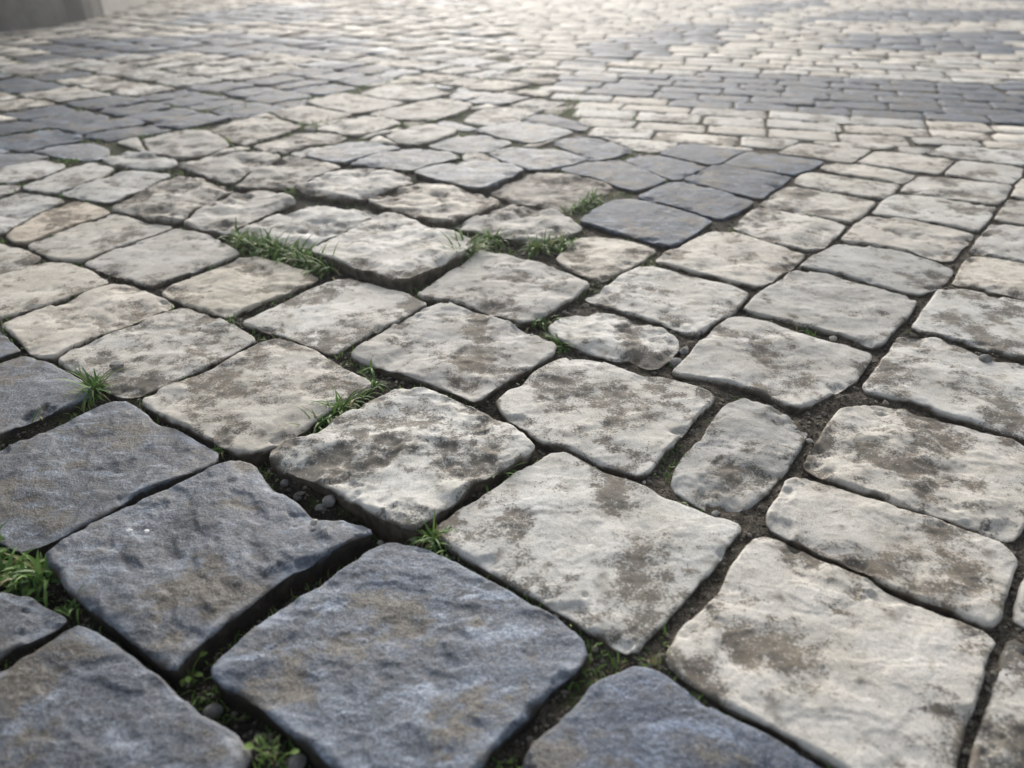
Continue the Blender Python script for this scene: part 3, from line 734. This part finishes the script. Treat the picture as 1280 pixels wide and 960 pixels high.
for nm in ('far', 'near'):
    ks = sorted([k for k in byrow if k[0] == nm], key=lambda k: -np.mean([proj(*fill[i][3])[1] for i in byrow[k]]))
    for q, k in enumerate(ks):
        mem = sorted(byrow[k], key=lambda i: (-1 if nm == 'far' else 1) * proj(*fill[i][3])[0])
        for p, i in enumerate(mem):
            w = {'white': 'cream', 'slate': 'slate-blue', 'slate_left': 'dark grey', 'slate_pale': 'pale bluish', 'white_grey': 'grey-beige', 'dark': 'dark'}[info[i][1]]
            if nm == 'far': LAB[i] = f'{w} stone, {ORD[p]} from the right in the {ORD[q]} row past the dark wedge'
            else: LAB[i] = f'{w} stone, {ORD[p]} from the left in the {ORD[q]} slanting left-hand row'
MK = {'slate_left': 'slate'}
stuff = {}
for i, (nm, j, C, c, r) in enumerate(fill):
    kind = MK.get(info[i][1], info[i][1]); seed = 2000 + 3 * i
    depth = max(.3, c[1] * CP + H * SP)
    rough = (.4 if nm == 'far' else 1.15); er = .006
    rise = .0015 * random.uniform(-1, 1) if nm == 'far' else .003 * random.uniform(-.7, 1.3)
    if i in LAB:
        OUT.append((c, r, C))
        make_stone(C, kind, rise, er, rough, float(np.clip(depth * 4.2 / FPX, .006, .03)), seed, LAB[i], chai=1 if nm == 'far' else 2, flush=1. if nm == 'far' else .3)
    else:
        st = .035 if info[i][0] > 3 else .055
        V, F, A, cc, ring = stone_mesh(C, kind, rise, er, rough, st, seed, chai=1, flush=1.)
        stuff.setdefault(kind, []).append((V, F, A, seed))
Vs, Qs, Ts, Mi, off = [], [], [], [], 0
At = {'dirt': [], 'soiled': [], 'worn': []}
names = list(stuff)
mq, mt = [], []
for mi, k in enumerate(names):
    for V, F, A, sd in stuff[k]:
        Vs.append(V); Qs.append(F[0] + off); Ts.append(F[1] + off); off += len(V)
        mq += [mi] * len(F[0]); mt += [mi] * len(F[1])
        for q in At: At[q].append(A[q])
me = mesh_from('distant_paving', np.concatenate(Vs), [np.concatenate(Qs), np.concatenate(Ts)], True, {k: np.concatenate(v) for k, v in At.items()})
o = link('distant_paving', me, None)
for k in names: me.materials.append(MAT[k])
me.polygons.foreach_set('material_index', np.array(mq + mt, np.int32))
tag(o, 'distant mass of small cream and slate-blue paving stones running to the wall', 'paving', None, 'stuff')
print('traced', NTR, 'own', len(own), 'stuff', sum(len(v) for v in stuff.values()), 'verts', off)

# ---------------------------------------------------------------- where grass grows (the earth is banked up under it)
TUFTS = []
def T(*a): TUFTS.append(a)
T((-20, 557), (124, 498), 300, .052, 'long grass strip between two dark stones at the left edge', .007)
T((-40, 700), (70, 735), 170, .040, 'thick grass clump at the left edge above a small dark stone', .018, .0018)
T((385, 545), (462, 492), 260, .046, 'short green grass filling the joint left of the thick white stone', .009)
T((462, 470), (470, 464), 26, .024, 'small grass sprig in the open gap left of the blotchy diamond stone', .010)
T((300, 308), (425, 346), 420, .062, 'lush bright grass joint left of the raised white stone', .022, .0014)
T((500, 352), (585, 324), 340, .075, 'grass patch along the right side of the raised white stone', .016, .0013)
T((606, 306), (630, 306), 100, .048, 'grass tuft between the raised stone and the jagged broken stone', .020, .0013)
T((662, 322), (704, 312), 140, .050, 'bright grass tuft in front of the jagged broken stone', .016, .0013)
T((708, 270), (742, 256), 130, .050, 'bright grass tuft at the left corner of the dark wedge', .018, .0013)
T((652, 412), (678, 408), 60, .042, 'grass tuft left of the cracked stone, farther of two in a row', .009)
T((700, 438), (728, 440), 66, .038, 'grass tuft below the cracked stone, nearer of two in a row', .009)
T((590, 612), (632, 596), 80, .032, 'short grass right of the thick white stone, in the diagonal joint', .006)
T((535, 682), (572, 700), 50, .036, 'small grass tuft behind the big blue-grey slab', .005)
T((762, 802), (778, 810), 26, .011, 'tiny green sprig where the flat cream slab meets the dark stones', .006, .0009)
T((266, 574), (298, 566), 26, .016, 'tiny grass sprig at the far corner of the two large dark stones', .006, .0008)
T((78, 660), (92, 655), 22, .012, 'tiny weed on the left joint between two blue-brown stones', .005, .0009)
T((410, 438), (478, 418), 60, .010, 'low moss-like grass in the joint left of the blotchy diamond stone', .005, .0008)
T((540, 382), (548, 379), 24, .012, 'tiny sprig at the back corner of the blotchy diamond stone', .006, .0009)
T((745, 442), (760, 452), 24, .010, 'low sprigs along the front of the cracked stone', .006, .0008)
T((735, 352), (742, 356), 16, .012, 'tiny sprig in the joint behind the domed white stone', .006, .0009)
T((360, 244), (405, 250), 110, .026, 'grass patch behind the leaning rugged grey stone', .016, .0012)
T((284, 234), (305, 236), 46, .022, 'small yellow-green tuft at the back of the undercut rugged stone', .012, .0012)
T((195, 278), (240, 284), 70, .018, 'low grass at the front of the rugged stone beside the tan one', .012, .0012)
T((70, 200), (92, 206), 40, .020, 'mossy sprig in front of the left dark band', .014, .0012)
T((145, 214), (180, 212), 50, .018, 'mossy sprig in front of the small pale lump', .012, .0012)
T((728, 222), (745, 224), 34, .014, 'low grass under the long pale-edged slate', .010, .0011)
T((570, 288), (585, 291), 40, .018, 'low grass behind the raised white stone', .012, .0011)
T((320, 388), (338, 380), 36, .012, 'low grass in the joint left of the smooth beige-white stone', .008, .0009)
T((282, 405), (300, 412), 24, .010, 'moss-like sprigs behind the large white stone', .008, .0009)
T((284, 184), (292, 184), 24, .045, 'thin tall green weed between two grey-white far stones', .010, .0012)
T((386, 160), (402, 158), 40, .050, 'tall thin weed at the end of a long dark far joint', .016, .0014)
T((270, 143), (325, 139), 60, .026, 'grass line along the front of the left dark band', .016, .0013)
T((150, 176), (178, 175), 40, .020, 'grass line at the lower corner of the left dark band', .014, .0012)
T((368, 130), (400, 127), 44, .028, 'grass line behind the pale stones that end the dark band', .016, .0013)
T((740, 203), (744, 202), 12, .012, 'speck of grass at the back of the dark wedge', .008, .0011)
T((330, 944), (345, 956), 10, .020, 'few thin stalks at the bottom edge in the black joint', .006, .0007)
T((0, 830), (14, 826), 20, .016, 'small green sprig at the left edge above the corner stone', .006, .0010)
T((95, 768), (108, 764), 10, .026, 'pale thin stalks in the dirt above the corner stone', .008, .0007)
for t in TUFTS:
    MOUNDS.append((*unproj(*t[0], -.010), *unproj(*t[1], -.010), .016 if t[3] > .014 else .010))

# ---------------------------------------------------------------- ground: joint soil as one fan-shaped sheet, and the wide ground below
ny, nx = 420, 460
ty = np.concatenate([np.linspace(.12, 1.3, 260, endpoint=False), np.geomspace(1.3, 10.5, ny - 260)])
tx = np.linspace(-1, 1, nx); tx = .55 * tx + .45 * tx ** 3
Y = np.repeat(ty[:, None], nx, 1); X = tx[None] * (1.25 + .45 * Y)
Xf, Yf = X.ravel(), Y.ravel()
Z = soil_level(Xf, Yf)
i = (np.arange(ny - 1)[:, None] * nx + np.arange(nx - 1)[None]).ravel()
sandy = np.clip(.25 + .75 * sst(-.05, .16, Xf) + .6 * sst(1.5, 2.6, Yf) + .35 * fbm(Xf / .07, Yf / .07, 310, 3) - .3 * sst(.1, -.2, Xf) , 0, 1)
moss = np.clip(sst(.1, .45, fbm(Xf / .09, Yf / .09, 311, 4)) * sst(.25, -.1, Xf - .12 * Yf), 0, 1)
soil = link('ground', mesh_from('ground', np.stack([Xf, Yf, Z], 1), [np.stack([i, i + 1, i + nx + 1, i + nx], 1)], True, {'sandy': sandy, 'moss': moss}), MAT['soil'])
tag(soil, 'dark sandy earth showing in the joints between the stones', None, None, 'structure')
g = 300.0
base = link('terrain', mesh_from('terrain', [(-g, -g, -.085), (g, -g, -.085), (g, g, -.085), (-g, g, -.085)], [np.array([[0, 1, 2, 3]])], False), plain('pavement_beyond', (.25, .245, .235), (.34, .33, .31), 5, .8))
tag(base, 'wide grey ground running on beyond the paving', None, None, 'structure')

# ---------------------------------------------------------------- crumbs of stone and earth in the joints
def free(x, y, grow=1.0):
    ok = np.ones(len(x), bool)
    for c, r, P in OUT:
        k = np.hypot(x - c[0], y - c[1]) < r
        if k.any():
            s = np.where(k)[0]; ok[s[inside(c + (P - c) * grow, x[s], y[s])]] = False
    return ok
n = 60000
gy = RNG.uniform(.25, 1.35, n); gx = RNG.uniform(-.62, .62, n) * (.55 + .6 * gy)
k = free(gx, gy, 1.0); gx, gy = gx[k], gy[k]
gx, gy = gx[:8000], gy[:8000]
ico_v = np.array([(0,0,1),(.894,0,.447),(.276,.851,.447),(-.724,.526,.447),(-.724,-.526,.447),(.276,-.851,.447),(.724,.526,-.447),(-.276,.894,-.447),(-.894,0,-.447),(-.276,-.851,-.447),(.724,-.526,-.447),(0,0,-1)])
ico_f = np.array([(0,1,2),(0,2,3),(0,3,4),(0,4,5),(0,5,1),(1,6,2),(2,7,3),(3,8,4),(4,9,5),(5,10,1),(2,6,7),(3,7,8),(4,8,9),(5,9,10),(1,10,6),(6,11,7),(7,11,8),(8,11,9),(9,11,10),(10,11,6)])
Vs, Fs = [], []
gz = soil_level(gx, gy)
for q in range(len(gx)):
    s = .0008 + .0022 * random.random() ** 3
    if random.random() < .03: s *= 1.8
    v = ico_v * s * RNG.uniform(.6, 1.25, (12, 1)) * np.array([RNG.uniform(.7, 1.3), RNG.uniform(.7, 1.3), RNG.uniform(.5, .9)])
    Vs.append(v + np.array([gx[q], gy[q], gz[q] + s * .3])); Fs.append(ico_f + 12 * q)
gr = link('gravel', mesh_from('gravel', np.concatenate(Vs), [np.concatenate(Fs)], False), MAT['gravel'])
tag(gr, 'loose grit and earth crumbs lying in the open joints', 'gravel', None, 'stuff')

# ---------------------------------------------------------------- moss and fine grass creeping along the joints
n = 90000
my = .28 + 3.0 * RNG.random(n) ** 1.5; mx = RNG.uniform(-.75, .45, n) * (.5 + .75 * my)
q = fbm(mx / .11, my / .11, 401, 3) + .35 * sst(.35, -.25, mx - .1 * my) - .25 * sst(.0, .3, mx - .15 * my)
k = q > .33; mx, my = mx[k], my[k]
k = free(mx, my, 1.0); mx, my = mx[k][:9000], my[k][:9000]
MV, MF, MT = [], [], []
mz = soil_level(mx, my)
for q in range(len(mx)):
    hh = random.uniform(.003, .010) * (1 + .35 * min(my[q], 2.5)); az = random.uniform(0, 6.28); ln = random.uniform(.2, 1.2); ww = random.uniform(.0005, .0010) * (1 + .3 * my[q])
    d0, d1 = math.cos(az), math.sin(az); b0 = len(MV); t_ = random.uniform(.1, 1.0)
    for f, wf in ((0, 1), (.55, .8), (1, .1)):
        px, pz = math.sin(ln * f) * hh * f, math.cos(ln * f) * hh * f
        for e in (-1, 1): MV.append((mx[q] + d0 * px - d1 * ww * wf * e, my[q] + d1 * px + d0 * ww * wf * e, mz[q] - .001 + pz)); MT.append(t_)
    MF += [(b0, b0 + 1, b0 + 3, b0 + 2), (b0 + 2, b0 + 3, b0 + 5, b0 + 4)]
mo = link('moss', mesh_from('moss', MV, [np.array(MF)], True, {'tint': MT}), MAT['grass'])
tag(mo, 'low moss and fine grass creeping along the joints', 'moss', None, 'stuff')

# ---------------------------------------------------------------- pebbles one can count
def pebble(u, v, size, colour, label, z=None, flat=.65):
    zz = -.012 if z is None else z
    x, y = unproj(u, v, zz)
    for _ in range(4):
        zz = (soil_level(np.array([x]), np.array([y]))[0] + size * .25) if z is None else z
        x, y = unproj(u, v, zz)
    # icosphere split once, knocked into an angular chip
    V = [np.array(p) for p in ico_v]; F = []; cache = {}
    def mid(a, b):
        k = (min(a, b), max(a, b))
        if k not in cache: m = V[a] + V[b]; V.append(m / np.linalg.norm(m)); cache[k] = len(V) - 1
        return cache[k]
    for a, b, c in ico_f:
        p, q, r = mid(a, b), mid(b, c), mid(c, a); F += [(a, p, r), (p, b, q), (r, q, c), (p, q, r)]
    P = np.array(V); rs = random.random() * 50
    for _ in range(5):
        d = RNG.normal(size=3); d /= np.linalg.norm(d); t = RNG.uniform(.55, .8)
        over = np.maximum(P @ d - t, 0); P = P - over[:, None] * d
    P = P * size * np.array([RNG.uniform(.8, 1.25), RNG.uniform(.7, 1), flat])
    o = link('pebble', mesh_from('pebble', P, [np.array(F)], False), MAT[colour], (x, y, zz))
    o.rotation_euler = (0, 0, random.random() * 6)
    tag(o, label, 'pebble', 'loose pebbles and chips')
MAT['chip_white'] = plain('white_chip', (.36, .34, .30), (.48, .46, .42), 200, .7)
MAT['fleck'] = plain('white_fleck', (.74, .74, .72), (.80, .80, .78), 200, .6)
MAT['chip_grey'] = plain('grey_chip', (.13, .13, .125), (.24, .235, .225), 150, .8)
pebble(393, 653, .0042, 'chip_white', 'white chip lying on the rim of the dark stone by the gravel gap', .008)
pebble(401, 636, .0068, 'chip_grey', 'round grey pebble in the gravel gap, beside a white chip')
pebble(413, 626, .0076, 'chip_grey', 'largest grey pebble in the gravel gap under the thick white stone')
pebble(356, 604, .0058, 'chip_grey', 'grey pebble at the left end of the gravel gap')
pebble(372, 620, .0060, 'chip_grey', 'small grey pebble between two larger ones in the gravel gap')
pebble(517, 675, .0036, 'chip_white', 'white chip in the joint where four stones meet near the bottom')
pebble(476, 679, .0034, 'chip_white', 'small white chip behind the big blue-grey slab')
pebble(352, 742, .0040, 'chip_grey', 'pale grit chip in the wide black joint between two dark stones')
pebble(162, 663, .0028, 'fleck', 'left white fleck on the dark stone', .012, .35)
pebble(183, 664, .0028, 'fleck', 'right white fleck on the dark stone', .012, .35)
pebble(267, 888, .0065, 'chip_grey', 'tan pebble in the deep joint below the pale seedling')
pebble(711, 852, .0030, 'chip_white', 'white crumb in the sandy joint left of the slate-blue stone')
pebble(1012, 551, .0042, 'chip_white', 'pale chip in the sandy joint right of the broken filler')
pebble(805, 603, .0026, 'chip_white', 'tiny pale chip at the lower end of the sandy gap')
pebble(895, 643, .0048, 'chip_grey', 'pebble stuck between the flat cream slab and the broken filler')
pebble(370, 955, .0075, 'chip_grey', 'grey pebble at the bottom edge in the black joint')
pebble(1041, 423, .0062, 'chip_white', 'white chip wedged in the joint behind the cracked-layer stone', .0)
pebble(1232, 449, .0085, 'chip_grey', 'grey lump in the scooped back of the stone at the right edge', .006)
pebble(146, 457, .0115, 'chip_grey', 'black lump in the pit of the long grey-white stone', .006, .4)
pebble(856, 438, .0085, 'chip_grey', 'dark grey rubble piece right of the cracked stone with a bump', .0)
pebble(845, 455, .0110, 'chip_grey', 'larger flat rubble piece right of the cracked stone with a bump', -.002)

# ---------------------------------------------------------------- grass tufts and seedlings
def blade(V, Fq, Tt, x, y, z, L, w, az, lean, tint):
    n = 5; d = np.array([math.cos(az), math.sin(az)]); s = np.array([-d[1], d[0]]); b0 = len(V)
    px, pz, th = 0., 0., math.pi / 2 - lean * .25
    for k in range(n + 1):
        f = k / n; ww = w * (1 - f ** 1.8) * (.7 + .6 * min(1, f * 3)) + .00008
        c = np.array([x, y]) + d * px
        V.append((c[0] - s[0] * ww, c[1] - s[1] * ww, z + pz + .3 * ww)); V.append((c[0], c[1], z + pz)); V.append((c[0] + s[0] * ww, c[1] + s[1] * ww, z + pz + .3 * ww))
        Tt += [tint] * 3
        if k < n:
            a = b0 + 3 * k
            Fq.append((a, a + 1, a + 4, a + 3)); Fq.append((a + 1, a + 2, a + 5, a + 4))
        th -= lean * 1.5 / n; px += math.cos(th) * L / n; pz += math.sin(th) * L / n
def tuft(p0, p1, nb, hgt, label, width=.012, wid=.0011, low=-.012):
    a = np.array(unproj(*p0, low)); b = np.array(unproj(*p1, low)); c = (a + b) / 2
    V, Fq, Tt = [], [], []
    cz = float(soil_level(c[:1], c[1:])[0])
    nn = int(nb * 6); f = RNG.random(nn)[:, None]
    q4 = a + (b - a) * f + RNG.normal(0, width * .5, (nn, 2))
    for grow in (1.0, .97, .93, .85, .0):                       # root only in the joint, not through a stone
        k = free(q4[:, 0], q4[:, 1], grow)
        if k.sum() > nb * .4: break
    for q in q4[k][:int(nb * 1.3)]:
        z = float(soil_level(q[:1], q[1:])[0])
        blade(V, Fq, Tt, q[0] - c[0], q[1] - c[1], z - cz - .001, hgt * random.uniform(.30, .90), wid * random.uniform(.6, 1.3), random.uniform(0, 6.28), random.uniform(.6, 2.2), random.random())
    o = link('grass_tuft', mesh_from('grass_tuft', V, [np.array(Fq)], True, {'tint': Tt}), MAT['grass'], (c[0], c[1], cz))
    tag(o, label, 'grass tuft', 'grass tufts growing in the joints')
for t in TUFTS: tuft(*t)
def seedling(u, v, nl, size, label, low=-.028):
    x, y = unproj(u, v, low); z = float(soil_level(np.array([x]), np.array([y]))[0]); x, y = unproj(u, v, z + size * .6)
    root = bpy.data.objects.new('seedling', None); COL.objects.link(root); root.location = (x, y, z)
    tag(root, label, 'seedling', 'pale green seedlings in the black joints')
    V, Fq, Tt = [], [], []; LV, LF, LT = [], [], []
    for k in range(nl):
        az = 6.28 * k / nl + random.uniform(-.4, .4); h = size * random.uniform(.8, 1.5); reach = size * random.uniform(.4, 1.5)
        p = np.array([0., 0, 0]); tip = np.array([math.cos(az) * reach, math.sin(az) * reach, h]); b0 = len(V)
        for q in range(4):
            f = q / 3; c = np.array([tip[0] * f, tip[1] * f, h * (1 - (1 - f) ** 2)]); w = .0006
            for e in range(4): V.append(tuple(c + w * np.array([math.cos(e * 1.57), math.sin(e * 1.57), 0]))); Tt.append(.4)
            if q:
                for e in range(4): a = b0 + 4 * (q - 1); Fq.append((a + e, a + (e + 1) % 4, a + 4 + (e + 1) % 4, a + 4 + e))
        LV, LF, LT = [], [], []
        l0 = 0; Ls = size * random.uniform(.55, .95); d = np.array([math.cos(az), math.sin(az), random.uniform(-.1, .4)]); s = np.array([-d[1], d[0], 0])
        for q in range(6):
            f = q / 5; ww = Ls * .36 * math.sin(math.pi * (.08 + .90 * f)) ** .8
            c = tip + d * Ls * f + np.array([0, 0, -.25 * Ls * f * f])
            for e in (-1, 0, 1): LV.append(tuple(c + s * ww * e + np.array([0, 0, .22 * ww * abs(e)]))); LT.append(random.uniform(.2, .6))
            if q:
                a = l0 + 3 * (q - 1)
                for e in (0, 1): LF.append((a + e, a + e + 1, a + e + 4, a + e + 3))
        link('leaf', mesh_from('leaf', LV, [np.array(LF)], True, {'tint': LT}), MAT['leaf'], parent=root)
    link('stem', mesh_from('stem', V, [np.array(Fq)], True, {'tint': Tt}), MAT['leaf'], parent=root)
seedling(235, 846, 7, .009, 'pale green round-leaved seedling in the deep joint at the tip of a dark stone')
seedling(212, 842, 4, .008, 'yellow-green seedling just left of the round-leaved one')
seedling(103, 757, 3, .009, 'single pale sprout in the dirt above the corner stone')
seedling(342, 950, 2, .009, 'pale bud sprouting at the bottom edge in the black joint')

# ---------------------------------------------------------------- the building corner behind, upper left
cx, cy = unproj(108, 26); lx, ly = unproj(-140, 57); rx, ry = unproj(200, -3)
lx, ly = cx + (lx - cx) * 1.6, cy + (ly - cy) * 1.6
ru = unit(rx - cx, ry - cy); rx, ry = cx + ru[0] * 3.2, cy + ru[1] * 3.2
bld = bpy.data.objects.new('building', None); COL.objects.link(bld); bld.location = (cx, cy, 0)
tag(bld, 'grey building corner with a darker front and paler side, standing at the far left', 'building')
def wall(name, p, q, back, h, mat, z0=-.08, th=.30, lift=0):
    p = np.array(p) - (cx, cy); q = np.array(q) - (cx, cy); b = np.array(back) * th
    n = 24; V = []; Fq = []
    hs = np.concatenate([[z0], np.linspace(.02, h, 12)])
    e = (q - p) / np.hypot(*(q - p)); nn = np.array([-e[1], e[0]]); nn = nn if nn @ back < 0 else -nn
    for side in (0, 1):
        for k, zz in enumerate(hs):
            for i in range(n + 1):
                c = p + (q - p) * i / n + b * side + nn * (.006 * fbm(np.array([i * .7]), np.array([zz * 5]), 77 + len(name), 2)[0] if not side else 0)
                V.append((c[0], c[1], zz))
    m = n + 1; K = len(hs)
    for side in (0, 1):
        for k in range(K - 1):
            for i in range(n):
                a = side * m * K + k * m + i; Fq.append((a, a + 1, a + m + 1, a + m))
    for k in range(K - 1):
        for i in (0, n): a = k * m + i; Fq.append((a, a + m, a + m + m * K, a + m * K))
    for i in range(n): a = (K - 1) * m + i; Fq.append((a, a + 1, a + 1 + m * K, a + m * K))
    o = link(name, mesh_from(name, V, [np.array(Fq)], False), mat, parent=bld)
    return o
inw = np.array(unit(lx - cx + rx - cx, ly - cy + ry - cy))
pl = unit(lx - cx, ly - cy)
wall('front_wall', (cx, cy), (lx, ly), np.array(ru), 1.3, plain('shaded_grey_render', (.08, .078, .075), (.19, .185, .175), 4, .9, .2, .01))  # shade of the front put into its colour, darker than the lit side
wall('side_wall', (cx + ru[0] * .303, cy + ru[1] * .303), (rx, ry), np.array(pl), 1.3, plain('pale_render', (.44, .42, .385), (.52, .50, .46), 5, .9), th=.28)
cw = link('corner_pier', mesh_from('corner_pier', [(p[0], p[1], z) for z in (-.08, 1.3) for p in ((-.004 * ru[0] - .004 * pl[0], -.004 * ru[1] - .004 * pl[1]), (-.01 * pl[0] + ru[0] * .10, -.01 * pl[1] + ru[1] * .10), (.11 * pl[0] + ru[0] * .10, .11 * pl[1] + ru[1] * .10), (.11 * pl[0] - .012 * ru[0], .11 * pl[1] - .012 * ru[1]))], [np.array([(0, 1, 2, 3), (7, 6, 5, 4), (0, 4, 5, 1), (1, 5, 6, 2), (2, 6, 7, 3), (3, 7, 4, 0)])], False), plain('dark_pier', (.05, .05, .052), (.075, .073, .072), 9, .85), parent=bld)

# ---------------------------------------------------------------- light: bright hazy sky, soft sun ahead
SUN_EL, SUN_AZ = 20.0, -2.5                     # azimuth from straight ahead, positive to the right
w = bpy.data.worlds.new('World'); S.world = w; w.use_nodes = True
bg = w.node_tree.nodes['Background']
sky = w.node_tree.nodes.new('ShaderNodeTexSky'); sky.sky_type = 'NISHITA'; sky.sun_disc = False
sky.sun_elevation = R(SUN_EL); sky.sun_rotation = R(SUN_AZ); sky.air_density = 1.0; sky.dust_density = 4.0; sky.ozone_density = .6
hs = w.node_tree.nodes.new('ShaderNodeHueSaturation'); hs.inputs['Saturation'].default_value = .45
w.node_tree.links.new(sky.outputs[0], hs.inputs['Color']); w.node_tree.links.new(hs.outputs[0], bg.inputs[0]); bg.inputs[1].default_value = .105
sd = bpy.data.lights.new('sun', 'SUN'); sd.energy = 1.3; sd.angle = R(34); sd.color = (1.0, .995, .98)
sun = bpy.data.objects.new('sun', sd); COL.objects.link(sun)
d = Vector((math.sin(R(SUN_AZ)) * math.cos(R(SUN_EL)), math.cos(R(SUN_AZ)) * math.cos(R(SUN_EL)), math.sin(R(SUN_EL))))
sun.rotation_euler = d.to_track_quat('Z', 'Y').to_euler(); sun.location = d * 20

hv = bpy.data.materials.new('glare_haze'); hv.use_nodes = True; ht = hv.node_tree  # added volume whose scattered sunlight imitates lens glare at top centre
ht.nodes.remove(ht.nodes['Principled BSDF'])
pv = ht.nodes.new('ShaderNodeVolumePrincipled'); pv.inputs['Color'].default_value = (.96, .97, 1, 1); pv.inputs['Density'].default_value = .018; pv.inputs['Anisotropy'].default_value = .82
ht.links.new(pv.outputs[0], [k for k in ht.nodes if k.type == 'OUTPUT_MATERIAL'][0].inputs['Volume'])
hx, hy0, hy1, hz0, hz1 = 320., -320., 320., -1.2, 1.5
hb = link('glare_haze', mesh_from('glare_haze', [(-hx, hy0, hz0), (hx, hy0, hz0), (hx, hy1, hz0), (-hx, hy1, hz0), (-hx, hy0, hz1), (hx, hy0, hz1), (hx, hy1, hz1), (-hx, hy1, hz1)],
    [np.array([(3, 2, 1, 0), (4, 5, 6, 7), (0, 1, 5, 4), (1, 2, 6, 5), (2, 3, 7, 6), (3, 0, 4, 7)])], False), hv)
tag(hb, 'thin added air volume standing in for lens glare over the far paving', 'glare_haze', None, 'stuff')

S.view_settings.view_transform = 'Standard'; S.view_settings.look = 'None'; S.view_settings.exposure = 0.92; S.view_settings.gamma = 1
S.view_settings.use_curve_mapping = False
S.render.engine = 'CYCLES'
S.cycles.max_bounces = 6; S.cycles.use_denoising = True; S.cycles.denoiser = 'OPENIMAGEDENOISE'; S.cycles.denoising_input_passes = 'RGB_ALBEDO_NORMAL'; S.cycles.denoising_prefilter = 'ACCURATE'
